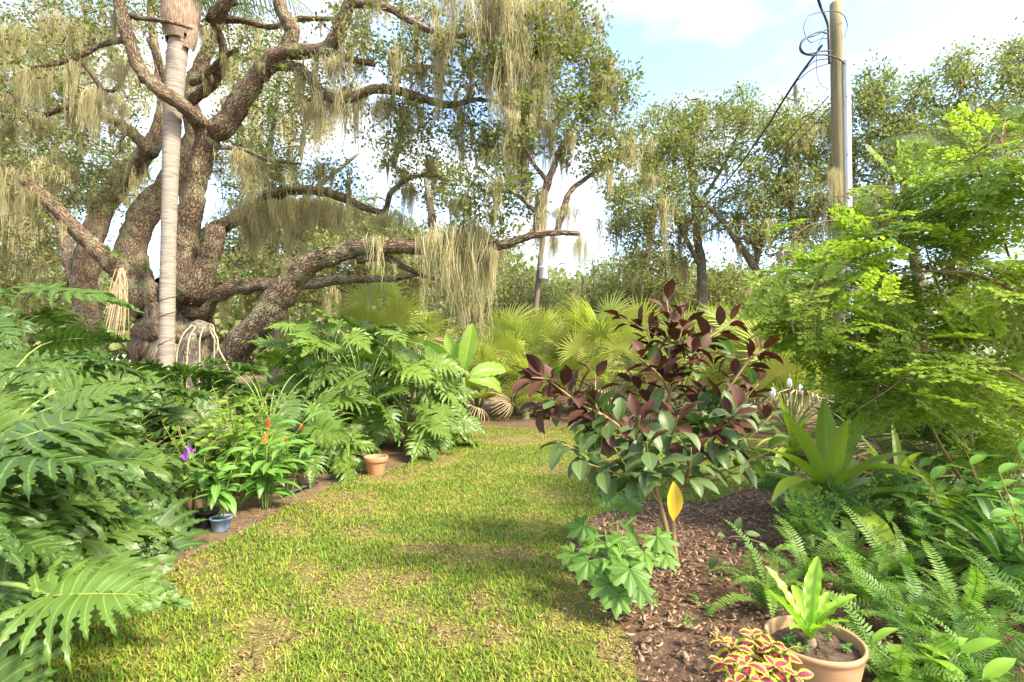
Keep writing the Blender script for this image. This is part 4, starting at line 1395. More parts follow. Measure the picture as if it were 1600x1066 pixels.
philodendron((-2.75, 2.25), 'nearest tree philodendron with a huge glossy cut leaf lying on the lawn edge', 14, 1.15, .75, .62, 31, hero=[
    (78, 932, 2.0, 290, 912, 2.1, .58, .1), (10, 850, 2.3, 120, 795, 2.6, .5, -.2), (60, 850, 2.5, 300, 800, 3.0, .66, .0), (20, 905, 2.2, -30, 1010, 2.1, .45, .3), (110, 770, 2.7, 300, 830, 3.1, .58, .1),
    (20, 690, 2.4, 250, 600, 2.9, .75, -.1), (90, 720, 2.8, 310, 700, 3.3, .68, .05), (-20, 760, 2.3, 130, 720, 2.8, .6, .0), (40, 800, 2.5, 230, 760, 2.9, .6, .1), (130, 690, 3.0, 300, 760, 3.4, .6, .3)], az=(-1.2, 2.2))
philodendron((-3.8, 3.6), 'dark bluish tree philodendron crowded behind the huge glossy leaf', 26, 1.5, 1.1, .66, 32)
philodendron((-5.1, 4.9), 'tree philodendron reaching tall at the far edge of the left bed', 26, 1.75, 1.25, .74, 33)
philodendron((-4.35, 5.6), 'tree philodendron spreading wide in front of the pale palm trunk', 28, 1.50, 1.2, .70, 34)
philodendron((-5.6, 6.9), 'tree philodendron growing against the foot of the massive oak', 24, 1.75, 1.3, .74, 35)
philodendron((-3.4, 7.2), 'tree philodendron below the leaning oak trunk beside the cut stump', 26, 1.5, 1.15, .68, 36)
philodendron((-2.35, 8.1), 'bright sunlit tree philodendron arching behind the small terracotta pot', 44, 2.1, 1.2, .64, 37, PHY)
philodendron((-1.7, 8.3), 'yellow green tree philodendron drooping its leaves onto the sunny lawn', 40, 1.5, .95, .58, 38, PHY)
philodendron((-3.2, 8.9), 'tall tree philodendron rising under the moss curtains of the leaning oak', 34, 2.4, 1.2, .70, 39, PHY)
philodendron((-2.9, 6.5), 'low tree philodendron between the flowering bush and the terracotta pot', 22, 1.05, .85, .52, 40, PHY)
philodendron((-6.75, 6.6), 'dark tree philodendron lifting broad leaves at the edge of the left bed', 24, 2.75, 1.2, .95, 41)
philodendron((-3.9, 10.9), 'tree philodendron perched in the roots right of the massive oak trunk', 16, 2.0, 1.0, .8, 42)


# ------------------------------------------------------------------ palms
FAN = [fan_frond(M_palmetto, 200 + k, 26 + 2 * k, 1.9 + .15 * k, .25 + .1 * k) for k in range(3)]
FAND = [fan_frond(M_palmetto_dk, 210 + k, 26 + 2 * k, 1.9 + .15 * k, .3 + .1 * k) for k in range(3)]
FANX = [fan_frond(M_deadfrond, 220, 22, 1.5, .7)]


def palmetto(base, label, n, h, size, seed, meshes=FAN, trunk=0.0, dead=2, group='fan palms', name='palmetto', spread=.75):
    g = np.random.default_rng(seed)
    base = np.array((base[0], base[1], 0.0))
    e = empty(name, base, label, 'palm', group)
    mb = MB()
    tube(mb, catmull([(0, 0, -.05), (.02, .02, trunk * .5 + .05), (0, 0, trunk + .15)], 3), .10, 9, .1, seed)
    obj('trunk', mb.mesh('trunk', M_twig), e)
    for k in range(n + dead):
        isd = k >= n
        f = ((k + .5) / n) if not isd else g.uniform(-.15, .02)
        a = k * 2.39996 + g.normal(0, .2)
        el = R(22 + 66 * f) + g.normal(0, .1)
        d = np.array((math.cos(a), math.sin(a), 0))
        pl = (h - size * .45) * g.uniform(.8, 1.08) * (.75 + .3 * f)
        p0 = np.array((0, 0, trunk + .05))
        dirv = d * math.cos(el) * spread + np.array((0, 0, math.sin(el)))
        p2 = p0 + dirv * pl
        p1 = p0 + (dirv * .5 + np.array((0, 0, .18))) * pl
        xd = unit(dirv + d * .12 + g.normal(0, .22, 3))
        nrm = unit(np.array((0, 0, 1.)) - d * .5 * f + g.normal(0, .3, 3))
        m = FANX[0] if isd else meshes[g.integers(0, len(meshes))]
        lf = obj('frond', m, e, M=mat4(p2, frame(xd, nrm), size * g.uniform(.8, 1.1)))
        petiole_world(lf, e, p0, p1, p2, .014, .008)
    return e


def at(px, d):
    q = P(px, 600, d)
    return q[:2]


palmetto(at(590, 12), 'young sabal palm with raised fans under the low mossy oak limb', 20, 2.0, .85, 51, trunk=1.3, spread=1.1, name='sabal_palm', meshes=FAN)
palmetto(at(655, 13), 'small sabal palm with drooping dark fans beside the banana plant', 14, 1.7, .8, 52, trunk=.9, spread=1.1, name='sabal_palm', meshes=FAN)
for px, d, h, sz, n, lb in (
        (745, 13.4, 1.6, .8, 16, 'silvery drooping palmetto at the foot of the banana plant'),
        (800, 14.2, 2.2, .9, 20, 'yellow green palmetto to the right of the banana plant'),
        (850, 15.2, 2.2, .9, 18, 'palmetto with rusty dead fans below the far utility pole'),
        (900, 14.0, 1.9, .85, 18, 'broad palmetto at the end of the sunny lawn'),
        (945, 13.2, 2.3, .95, 20, 'tall bright palmetto directly behind the left side of the purple shrub'),
        (1000, 14.5, 2.2, .9, 18, 'palmetto hidden behind the middle of the purple shrub'),
        (1060, 13.2, 1.9, .9, 18, 'palmetto glowing behind the lower branches of the purple shrub'),
        (1120, 13.8, 2.2, .9, 18, 'palmetto behind the pointed right branches of the purple shrub'),
        (1175, 11.0, 2.0, .95, 20, 'sunlit palmetto left of the white flowered lily'),
        (1235, 10.0, 1.9, .95, 20, 'large sunlit palmetto left of the utility pole'),
        (1290, 11.5, 2.2, .95, 18, 'palmetto growing right behind the utility pole'),
        (820, 12.8, 1.2, .75, 14, 'low grey green palmetto touching the far edge of the lawn')):
    palmetto(at(px, d), lb, n + 6, h * 1.22, sz * .95, int(px), FAN, dead=3)
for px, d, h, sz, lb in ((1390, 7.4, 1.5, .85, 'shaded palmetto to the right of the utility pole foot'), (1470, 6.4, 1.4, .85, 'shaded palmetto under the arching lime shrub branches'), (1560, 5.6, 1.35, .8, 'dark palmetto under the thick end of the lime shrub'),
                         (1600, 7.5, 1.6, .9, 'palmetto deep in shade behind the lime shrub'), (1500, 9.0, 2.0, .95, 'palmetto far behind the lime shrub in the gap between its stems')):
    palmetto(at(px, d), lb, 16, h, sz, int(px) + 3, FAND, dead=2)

# the tall palm with the pale ringed trunk
PDP = 10.5
pb = P(260, 640, PDP); pb[2] = 0
palm = empty('queen_palm', pb, 'tall palm with smooth pale ringed trunk and shaggy brown boots', 'palm')
tp = np.array([P(260, 560, PDP), P(263, 400, PDP), P(266, 280, PDP), P(270, 180, PDP), P(276, 95, PDP), P(281, 60, PDP)])
tp = np.vstack([pb, tp]) - pb
q = catmull(tp, 26)
ring = 0.007 * (np.random.default_rng(5).random(len(q)) < .22)
rw = np.interp(q[:, 2], [0, 1.5, 4.5, 6.0, 7.0, 8.1], [.17, .142, .142, .158, .178, .19])
mb = MB(); tube(mb, q, rw + ring, 22, 0.014, 4)
obj('trunk', mb.mesh('trunk', M_palmtrunk), palm)
topc = q[-1]
mb = MB()
for k in range(16):                      # old frond bases wrapping the crown shaft
    a = k * 2.4
    z0 = -.22 + .055 * k + rnd.uniform(-.06, .06)
    rj = rnd.uniform(-.03, .05)
    rows, att = [], []
    for s in np.linspace(0, 1, 7):
        rad = rj * s + .19 + .17 * math.sin(PI * min(1, s * .8 + .1)) + .012 * (k % 3)
        row = []
        for u in np.linspace(-1, 1, 5):
            aa = a + u * (.75 - .45 * s) + .06 * math.sin(s * 7 + k)
            row.append((math.cos(aa) * rad * (1 - .05 * abs(u)), math.sin(aa) * rad * (1 - .05 * abs(u)), z0 + .95 * s))
        rows.append(row); att.append([(u, s, 0) for u in np.linspace(-1, 1, 5)])
    m2 = MB(); m2.grid(np.array(rows) + topc, np.array(att, np.float32))
    obj('frond_base', m2.mesh('frond_base', M_palmboot), palm)
M_queen = leafmat('queen_frond', (0.10, 0.16, 0.05), (0.20, 0.25, 0.09), trans=0.35, rough=0.4)
QF = [pinnate(M_queen, 300 + k, 3.0, 60, .55, .012, bend=1.7, name='frond', up=.7, rach=.025, droopy=.75) for k in range(2)]
for k in range(13):
    a = k * 2.4 + .4
    d = np.array((math.cos(a), math.sin(a), .15 + .06 * k))
    obj('frond', QF[k % 2], palm, M=mat4(topc + np.array((0, 0, .75)), frame(d, (0, 0, 1)), 1.0 - .02 * k))
# climbing vine rings on the trunk
mb = MB()
pts = []
for t in np.linspace(0, 1, 90):
    z = 1.55 + 1.5 * t
    cc = np.array([np.interp(z, q[:, 2], q[:, i]) for i in range(2)])
    a = t * 22 + math.sin(t * 9)
    pts.append((cc[0] + .152 * math.cos(a), cc[1] + .152 * math.sin(a), z))
tube(mb, np.array(pts) + pb, .008, 5)
obj('climbing_vine', mb.mesh('climbing_vine', M_twig), None, 'thin grey vine stem coiled around the pale palm trunk', 'vine')

# small queen palm fronds far right
for nm, px, py, d, lb in (('feather_palm', 1500, 250, 15, 'feathery palm crown showing over the lime green shrub'),):
    t = P(px, py, d)
    e = empty(nm, (t[0], t[1], 0), lb, 'palm')
    mb = MB(); tube(mb, catmull([(0, 0, -.05), (.05, 0, t[2] * .5), (0, 0, t[2])], 5), .14, 10, .02, 8)
    obj('trunk', mb.mesh('trunk', M_palmtrunk), e)
    for k in range(14):
        a = k * 2.4
        obj('frond', QF[k % 2], e, M=mat4((0, 0, t[2]), frame((math.cos(a), math.sin(a), .05 * k - .1), (0, 0, 1)), .85))

# ------------------------------------------------------------------ banana plant
bb = at(722, 11.2)
ban = empty('banana_plant', (bb[0], bb[1], 0), 'young banana plant with glowing yellow green paddle leaves', 'plant')
mb = MB(); tube(mb, catmull([(0, 0, -.05), (.03, 0, .6), (0, 0, 1.15)], 5), np.linspace(.09, .05, 11), 9, .03, 3)
obj('stem', mb.mesh('stem', M_petiole), ban)
PADDLE = dense([(0, .01), (.08, .09), (.25, .17), (.5, .19), (.75, .16), (.92, .08), (1, .01)], 15)
BL = [blade('leaf', M_banana, 1.0, PADDLE, b_, .35, .12, 7, 60 + k, wfreq=6) for k, b_ in enumerate((.25, .9, 1.5))]
for k, (tx, ty, s, m, rl) in enumerate(((668, 540, 1.05, 0, -.5), (735, 522, 1.05, 0, .2), (700, 530, .9, 0, -.2), (790, 580, 1.05, 1, .5), (775, 615, .95, 2, .3), (690, 600, .8, 2, -.3), (740, 600, .8, 1, .0))):
    p0 = np.array((0, 0, 1.1))
    tip = P(tx, ty, 11.0 + .15 * k % .5) - np.array((bb[0], bb[1], 0))
    xd = unit(tip - p0)
    p2 = p0 + xd * .15
    lf = obj('leaf', BL[m], ban, M=mat4(p2, frame(xd + np.array((0, 0, .25 * m)), (math.sin(rl), -.9, .7)), s))

# ------------------------------------------------------------------ purple leaved shrub
sb = np.array((*G(1058, 893)[:2], 0))
sh = empty('purple_shrub', sb, 'big shrub with dark purple upper leaves and green lower leaves on bare stems', 'shrub')
PL = [blade('leaf', M_purple, 1.0, prof(OVATE, .92), .35 + .25 * k, .22 + .12 * k, .05, 5, 70 + k, wfreq=3) for k in range(3)]
GL = [blade('leaf', M_shrubgreen, 1.0, prof(OVATE, .95), .5 + .25 * k, .15 + .1 * k, .05, 5, 75 + k, wfreq=3) for k in range(3)]
YL = blade('leaf', M_yellowleaf, 1.0, prof(OVATE, 1.0), .3, .2, .04, 5, 79)
g = np.random.default_rng(88)
STEMS = [
    [(1058, 893, 3.56), (1052, 840, 3.56), (1050, 760, 3.55), (1044, 690, 3.55), (1046, 600, 3.55), (1046, 520, 3.55), (1042, 470, 3.55)],
    [(1052, 880, 3.56), (1034, 800, 3.50), (1008, 720, 3.40), (965, 665, 3.25), (905, 630, 3.15), (862, 598, 3.05)],
    [(1052, 800, 3.55), (1082, 720, 3.60), (1120, 640, 3.6), (1165, 570, 3.6), (1195, 545, 3.6)],
]
TIPS = [(2, 968, 495, 3.7), (0, 1148, 500, 3.75), (1, 830, 590, 3.0), (1, 930, 585, 3.3), (1, 845, 640, 3.1), (1, 870, 690, 3.05), (1, 905, 720, 3.05), (2, 1185, 600, 3.5), (2, 1205, 650, 3.4), (2, 1215, 700, 3.4), (0, 1000, 560, 3.4),
        (0, 1095, 550, 3.4), (2, 1130, 690, 3.3), (0, 1060, 650, 3.15), (1, 1000, 650, 3.1), (1, 950, 640, 3.6), (2, 1110, 610, 3.9), (0, 1010, 520, 3.8), (2, 1175, 730, 3.5), (1, 960, 700, 3.1), (1, 1010, 690, 3.0), (0, 1080, 700, 3.1), (2, 1140, 650, 3.2),
        (1, 890, 600, 3.4), (0, 990, 600, 3.9), (2, 1080, 620, 3.8), (0, 1070, 490, 3.5), (1, 925, 665, 3.2), (2, 1160, 635, 3.1), (0, 1030, 720, 3.1), (2, 1100, 750, 3.3), (1, 985, 735, 3.2)]
paths = []
SP = []
for k, s in enumerate(STEMS):
    w = catmull([P(*p) for p in s], 6) - sb
    paths.append(w); SP.append(w)
    mb = MB(); tube(mb, w, np.linspace(.024 - .004 * k, .006, len(w)), 8, .05, k)
    obj('stem', mb.mesh('stem', M_stem), sh)
for (k, px, py, d) in TIPS:
    tip = P(px, py, d) - sb
    w = SP[k]
    dd = np.linalg.norm(w - tip, axis=1) + np.abs(w[:, 2] - (tip[2] - .28)) * 1.3
    j = int(np.argmin(dd[3:])) + 3
    m = (w[j] * .5 + tip * .5) + np.array((0, 0, -.04)) + g.normal(0, .03, 3)
    c = catmull([w[j], m, tip], 6)
    paths.append(c)
    mb = MB(); tube(mb, c, np.linspace(.009, .004, len(c)), 6)
    obj('branch', mb.mesh('branch', M_stem), sh)
nleaf = 0
for pi_, w in enumerate(paths):
    ln = np.linalg.norm(np.diff(w, axis=0), axis=1).sum()
    m = int(11 + ln * (16 if pi_ >= 3 else 10))
    for k in range(m):
        f = 1 - (k / m) * (.85 if pi_ >= 3 else .55)
        j = min(len(w) - 1, int(f * (len(w) - 1)))
        p = w[j]
        tan = unit(w[min(j + 1, len(w) - 1)] - w[max(j - 1, 0)])
        a = k * 2.4 + g.normal(0, .3)
        side = frame(tan, (0, 0, 1))
        rad = side[:, 1] * math.cos(a) + side[:, 2] * math.sin(a)
        top = k < 3
        z = p[2]
        if z < .70 or (z < 1.0 and g.random() < .30):
            continue
        green = g.random() < np.clip((1.24 - z) / .45, 0.05, .95) or (f < .45 and g.random() < .28)
        dr = -.22 + g.normal(0, .25) if green else .18
        xd = unit(rad * .9 + tan * (1.1 if top else .6) + np.array((0, 0, dr + g.normal(0, .2))))
        s = g.uniform(.12, .185) if not top else g.uniform(.12, .165)
        nrm = unit(np.array((0, 0, 1.)) + tan * .5 + g.normal(0, .3, 3))
        pp = p + rad * .02
        obj('leaf', (GL if green else PL)[g.integers(0, 3)], sh, M=mat4(pp + xd * .01, frame(xd, nrm), s * (1.15 if green else 1)))
        nleaf += 1
p2 = P(1052, 752, 3.2) - sb
obj('leaf', YL, sh, M=mat4(p2, frame((.03, -.1, -1), (.2, -1, 0)), (.25, .19, .25)))['label'] = 'single large yellow leaf hanging low'
# low sucker sprig beside the shrub
spb = np.array((*G(1118, 880)[:2], 0))
sp_e = empty('sprig', spb, 'low sprig of rounded green leaves on the bark mulch right of the purple shrub', 'plant')
pth = catmull([(0, 0, -.02), P(1130, 850, 3.45) - spb, P(1150, 838, 3.4) - spb, P(1195, 850, 3.35) - spb], 4)
mb = MB(); tube(mb, pth, .003, 5); obj('stem', mb.mesh('stem', M_stem), sp_e)
for k, (px, py, s) in enumerate(((1115, 875, .10), (1135, 832, .08), (1150, 850, .10), (1180, 832, .10), (1175, 860, .11), (1205, 858, .10), (1145, 822, .09))):
    p2 = P(px, py, 3.4) - spb
    xd = unit(p2 - pth[6] + g.normal(0, .01, 3) + np.array((0, 0, -.01)))
    obj('leaf', GL[k % 3], sp_e, M=mat4(pth[min(len(pth) - 1, 3 + k)] * .35 + p2 * .65, frame(xd, (0, -.5, 1)), s))
# ------------------------------------------------------------------ lime green shrub arching in on the right
lb_ = np.array((*at(1540, 4.6), 0))
lime = empty('lime_shrub', lb_, 'tall airy shrub of lime green feathery leaves arching over the right bed', 'shrub')
g = np.random.default_rng(91)
LST = [
    [(1545, 815, 4.6, .028), (1518, 700, 4.6, .022), (1520, 620, 4.6, .019), (1560, 560, 4.6, .016), (1600, 480, 4.6, .014), (1640, 380, 4.6, .010), (1640, 260, 4.5, .005)],
    [(1545, 820, 4.5, .026), (1620, 680, 4.4, .022), (1640, 560, 4.3, .020), (1600, 472, 4.2, .018), (1530, 430, 4.2, .015), (1440, 424, 4.2, .010), (1370, 432, 4.2, .006), (1300, 445, 4.2, .004)],
    [(1540, 810, 4.7, .022), (1480, 715, 4.7, .016), (1440, 640, 4.7, .012), (1390, 560, 4.7, .009), (1330, 480, 4.7, .006), (1260, 420, 4.7, .003)],
    [(1640, 620, 4.0, .014), (1560, 575, 4.0, .010), (1450, 548, 4.0, .007), (1340, 535, 4.0, .005), (1240, 520, 4.0, .003)],
    [(1520, 640, 4.6, .012), (1490, 520, 4.8, .010), (1450, 400, 5.0, .008), (1430, 320, 5.1, .006), (1380, 290, 5.1, .004), (1290, 310, 5.1, .003)],
    [(1600, 480, 4.6, .012), (1570, 380, 4.5, .010), (1540, 300, 4.4, .008), (1520, 230, 4.4, .005), (1490, 190, 4.4, .003)],
    [(1640, 420, 4.2, .012), (1610, 320, 4.0, .010), (1580, 250, 3.9, .007), (1550, 200, 3.8, .004)],
    [(1440, 424, 4.2, .008), (1400, 370, 4.3, .006), (1340, 345, 4.3, .005), (1270, 350, 4.3, .003), (1225, 385, 4.3, .002)],
    [(1490, 520, 4.8, .008), (1410, 470, 4.9, .006), (1320, 430, 5.0, .004), (1220, 440, 5.0, .003)],
    [(1640, 560, 4.3, .012), (1750, 480, 4.3, .010), (1800, 380, 4.2, .006)],
    [(1640, 560, 4.3, .012), (1720, 420, 4.0, .010), (1760, 260, 3.9, .006)],
    [(1450, 548, 4.0, .006), (1400, 600, 4.0, .004), (1340, 640, 4.0, .003)],
    [(1560, 575, 4.0, .006), (1540, 640, 3.9, .004), (1500, 690, 3.9, .003)],
]
LP = []
for s in LST:
    c = np.array([P(p[0], p[1], p[2]) for p in s]) - lb_
    q = catmull(np.hstack([c, np.array([[p[3]] for p in s])]), 6)
    if s is LST[0] or s is LST[1] or s is LST[2]:
        q[0, 2] = -.05
    mb = MB(); tube(mb, q[:, :3], np.maximum(q[:, 3], .002), 7, .04, 5)
    obj('branch', mb.mesh('branch', M_stem), lime)
    LP.append(q[len(q) // 4 if len(s) > 5 else 0:, :3])
BP = [bipinnate(M_lime, 400 + k, .30 + .05 * k, 5 + k, .038) for k in range(3)]
BPA = []
for me in BP:
    n = len(me.vertices)
    v = np.empty(n * 3, np.float32); me.vertices.foreach_get('co', v)
    a = np.empty(n * 3, np.float32); me.attributes['lf'].data.foreach_get('vector', a)
    qs = [tuple(p.vertices) for p in me.polygons]
    BPA.append((v.reshape(-1, 3), np.array([q for q in qs if len(q) == 4]), a.reshape(-1, 3)))
LPA = np.concatenate(LP)
LIMEBLOB = [(1280, 440, 90, 70, 4.5, .6), (1350, 380, 90, 70, 4.6, .6), (1450, 340, 100, 80, 4.6, .7), (1540, 290, 90, 90, 4.4, .6), (1600, 240, 70, 70, 4.0, .5), (1430, 480, 120, 70, 4.4, .7), (1340, 520, 110, 60, 4.3, .5),
            (1550, 430, 100, 90, 4.3, .7), (1500, 560, 110, 60, 4.2, .6), (1400, 600, 90, 50, 4.2, .5), (1720, 380, 110, 150, 4.1, .7), (1570, 650, 60, 60, 4.2, .5), (1250, 500, 50, 40, 4.4, .4), (1500, 250, 40, 40, 4.5, .4)]
wts = np.array([b_[2] * b_[3] for b_ in LIMEBLOB], float); wts /= wts.sum()
stuff = MB()
mbt = MB()
NL = 640
for k in range(NL):
    bl = LIMEBLOB[g.choice(len(LIMEBLOB), p=wts)]
    while True:
        u = g.uniform(-1, 1, 3)
        if u @ u < 1:
            break
    p = P(bl[0] + u[0] * bl[2], bl[1] + u[1] * bl[3], bl[4] + u[2] * bl[5]) - lb_
    j = int(np.argmin(np.linalg.norm(LPA - p, axis=1)))
    qn = LPA[j]
    if np.linalg.norm(p - qn) > .12:
        pa = catmull([qn, (qn + p) / 2 + np.array((0, 0, .04)), p], 3)
        tube(mbt, pa, np.linspace(.004, .0018, len(pa)), 4, cap=False)
    a = g.uniform(0, 2 * PI)
    d = unit((p - qn) + np.array((math.cos(a), math.sin(a), 0)) * .25)
    d = unit(d + np.array((0, 0, -.15)))
    M = mat4(p, frame(d, unit((g.normal(0, .3), g.normal(-.15, .3), 1))), g.uniform(.75, 1.15))
    i = k % 3
    if k < 300:
        obj('leaf', BP[i], lime, M=M)
    else:
        v, q, a_ = BPA[i]
        A3 = np.array(M)[:3, :3]
        b2_ = a_.copy(); b2_[:, 2] = np.mod(b2_[:, 2] + g.random(), 1)
        stuff.add(v @ A3.T + np.array(M)[:3, 3], q, None, b2_)
obj('crown', stuff.mesh('crown', M_lime, False), lime, kind='stuff')
obj('twigs', mbt.mesh('twigs', M_stem), lime, kind='stuff')

# ------------------------------------------------------------------ strap leaved rosette on a short stump
rb = np.array((*G(1298, 832)[:2], 0))
ros = empty('strap_rosette', rb, 'bright rosette of long strap leaves on a short brown stump', 'plant')
mb = MB(); tube(mb, catmull([(0, 0, -.03), (.01, 0, .12), (0, 0, .27)], 4), np.array([.085, .08, .075, .07, .07, .068, .066, .066, .062]), 12, .1, 7)
obj('stump', mb.mesh('stump', M_bark), ros)
STRAP = dense([(0, .04), (.1, .06), (.3, .09), (.55, .10), (.75, .075), (.9, .036), (1, .002)], 14)
ST = [blade('leaf', M_rosette, 1.0, STRAP, b_, .4, .05, 5, 90 + k, wfreq=3) for k, b_ in enumerate((.35, .8, 1.5, 2.2))]
for k, (tx, ty, td, s, m) in enumerate(((1345, 618, 4.5, 1.0, 0), (1245, 640, 4.3, .95, 0), (1290, 640, 4.6, .95, 0), (1310, 665, 4.2, .8, 0), (1215, 675, 4.2, .9, 1), (1395, 690, 4.4, .85, 1), (1190, 700, 3.9, .9, 2), (1370, 720, 4.0, .9, 2),
                                        (1210, 760, 3.8, .85, 3), (1385, 900, 3.7, 1.0, 2), (1430, 780, 4.1, .9, 1), (1265, 680, 4.9, .9, 1), (1340, 690, 4.9, .85, 1), (1170, 720, 4.4, .8, 1), (1450, 740, 4.5, .9, 2), (1230, 720, 4.0, .7, 2), (1320, 640, 4.7, .9, 0))):
    tip = P(tx, ty, td) - rb
    p0 = np.array((0, 0, .24))
    d = tip - p0
    xd = unit(d + np.array((0, 0, (0, .25, .7, 1.2)[m] * .8)))
    hz = unit(np.array((d[0], d[1], 0)) + 1e-3)
    obj('leaf', ST[m], ros, M=mat4(p0 + xd * .03, frame(xd, np.array((0, 0, 1)) - hz * .6), s))
STB = [blade('leaf', M_rosette, 1.0, dense([(0, .03), (.3, .05), (.6, .05), (.85, .03), (1, .002)], 12), b_, .35, .04, 5, 95 + k) for k, b_ in enumerate((.6, 1.2, 1.9))]
STD = [blade('leaf', M_dark, 1.0, dense([(0, .02), (.3, .05), (.6, .055), (.85, .035), (1, .002)], 12), b_, .3, .05, 5, 97 + k) for k, b_ in enumerate((.6, 1.1, 1.7))]


def clump(name, base, label, n, ln, meshes, seed, cat='plant', group=None, el=(15, 85), stem=None, z0=0.0):
    g = np.random.default_rng(seed)
    e = empty(name, (base[0], base[1], 0), label, cat, group)
    mb = MB(); tube(mb, [(0, 0, -.03), (0, 0, .04 + z0)], .035, 8, .05, seed)
    obj('stem', mb.mesh('stem', stem or M_petiole), e)
    for k in range(n):
        a = k * 2.39996 + g.normal(0, .25)
        t = R(el[0] + (el[1] - el[0]) * (k + .5) / n) + g.normal(0, .08)
        d = np.array((math.cos(a) * math.cos(t), math.sin(a) * math.cos(t), math.sin(t)))
        obj('leaf', meshes[g.integers(0, len(meshes))], e, M=mat4(np.array((0, 0, .02 + z0)) + d * .02, frame(d, np.array((0, 0, 1)) - .5 * np.array((math.cos(a), math.sin(a), 0)) + g.normal(0, .15, 3)), ln * g.uniform(.75, 1.1)))
    return e


clump('strap_lily', at(1400, 5.4), 'strap leaved lily clump in shade right of the utility pole', 18, 1.0, STB, 601)
clump('strap_lily', at(1475, 4.4), 'strap leaved lily clump arching below the lime shrub', 18, .85, STB, 602)
lily = clump('strap_lily', at(1235, 7.6), 'strap leaved lily with nodding white flowers left of the pole', 18, 1.0, STB, 603)
for k, (px, py) in enumerate(((1207, 605), (1233, 590), (1250, 600))):
    c = P(px, py, 7.6) - np.array(lily.location)
    mb = MB(); tube(mb, catmull([(0, 0, .1), c * .6 + np.array((0, 0, .2)), c + np.array((0, 0, .06))], 5), .007, 5)
    obj('flower_stalk', mb.mesh('flower_stalk', M_petiole), lily)
    mb = MB()
    for j in range(6):
        a = j * PI / 3
        blade('p', None, .17, [(0, .006), (.3, .014), (.7, .014), (1, .002)], 1.4, .2, 0, 3, j, mb=(m3 := MB()))
        V, Q, T, A = m3.arrays()
        F = frame((math.cos(a) * .5, math.sin(a) * .5, -.5), (0, 0, 1))
        mb.add(V @ F.T + c, Q, None, A)
    obj('flower', mb.mesh('flower', M_white), lily)
clump('dracaena', at(1560, 3.5), 'dark glossy broad leaved plant at the edge of the fern bed', 20, .75, STD, 605)
clump('dracaena', at(1640, 4.2), 'dark broad leaved plant half hidden behind the fern bed', 18, .9, STD, 606)
clump('dracaena', at(1530, 5.1), 'dark broad leaved plant at the foot of the lime shrub stems', 18, .8, STD, 607)

# leafy seedlings with pointed green leaves, right
LEAFP = [blade('leaf', M_ginger, 1.0, prof(OVATE, .8), .4 + .3 * k, .25, .05, 5, 110 + k) for k in range(2)]


def leafy(name, base, label, nst, h, nl, ls, meshes, seed, mat=M_petiole, lean=.35, cat='plant', group=None, r=.006, z0=0.0, two=False):
    g = np.random.default_rng(seed)
    e = empty(name, (base[0], base[1], z0), label, cat, group)
    tips = []
    for s in range(nst):
        a = s * 2.4 + g.normal(0, .3)
        hh = h * g.uniform(.7, 1.08)
        d = np.array((math.cos(a), math.sin(a), 0)) * lean * g.uniform(.4, 1.1) * hh
        w = catmull([(d[0] * .1, d[1] * .1, -.02), d * .35 + np.array((0, 0, hh * .55)), d + np.array((0, 0, hh))], 6)
        mb = MB(); tube(mb, w, np.linspace(r, r * .5, len(w)), 5)
        st = obj('stem', mb.mesh('stem', mat), e)
        tips.append(w[-1])
        for k in range(nl):
            f = 1 - .8 * k / nl
            p = w[int(f * (len(w) - 1))]
            aa = (k * PI + s + g.normal(0, .3)) if two else (k * 2.4 + g.normal(0, .3))
            el = .75 if k == 0 else g.uniform(-.1, .5)
            xd = np.array((math.cos(aa) * math.cos(el), math.sin(aa) * math.cos(el), math.sin(el)))
            obj('leaf', meshes[g.integers(0, len(meshes))], e, M=mat4(p, frame(xd, (g.normal(0, .2), g.normal(0, .2) - .2, 1)), ls * g.uniform(.75, 1.15)))
    return e, tips


leafy('leafy_seedling', at(1545, 3.9), 'thin dark stemmed seedling with pointed green leaves below the lime shrub', 6, .85, 11, .17, LEAFP, 621, M_stem)
leafy('leafy_seedling', at(1440, 4.0), 'pointed leaved seedling beside the strap leaf rosette', 5, .6, 9, .16, LEAFP, 622, M_stem)
leafy('leafy_seedling', at(1600, 3.1), 'pointed leaved seedling rising out of the sword ferns', 5, .75, 10, .16, LEAFP, 623, M_stem)

# ------------------------------------------------------------------ ferns of the right bed
FR = [pinnate(M_fern, 500 + k, .62, 30, .062, .0075, bend=1.2 + .35 * k, up=.95, rach=.003) for k in range(4)]


def fern(base, label, n, s, seed, el=(20, 80), z0=0.0, mesh=FR, group='sword ferns', name='sword_fern'):
    g = np.random.default_rng(seed)
    e = empty(name, (base[0], base[1], z0), label, 'fern', group)
    mb = MB(); tube(mb, [(0, 0, -.02), (0, 0, .03)], .03, 7, .1, seed)
    obj('crown', mb.mesh('crown', M_twig), e)
    for k in range(n):
        a = k * 2.39996 + g.normal(0, .3)
        t = R(el[0] + (el[1] - el[0]) * (k + .5) / n) - .75 + g.normal(0, .1)
        d = np.array((math.cos(a) * math.cos(t), math.sin(a) * math.cos(t), math.sin(t)))
        obj('frond', mesh[g.integers(0, len(mesh))], e, M=mat4((0, 0, .02), frame(d, (g.normal(0, .25), g.normal(0, .25), 1)), s * g.uniform(.75, 1.12)))
    return e


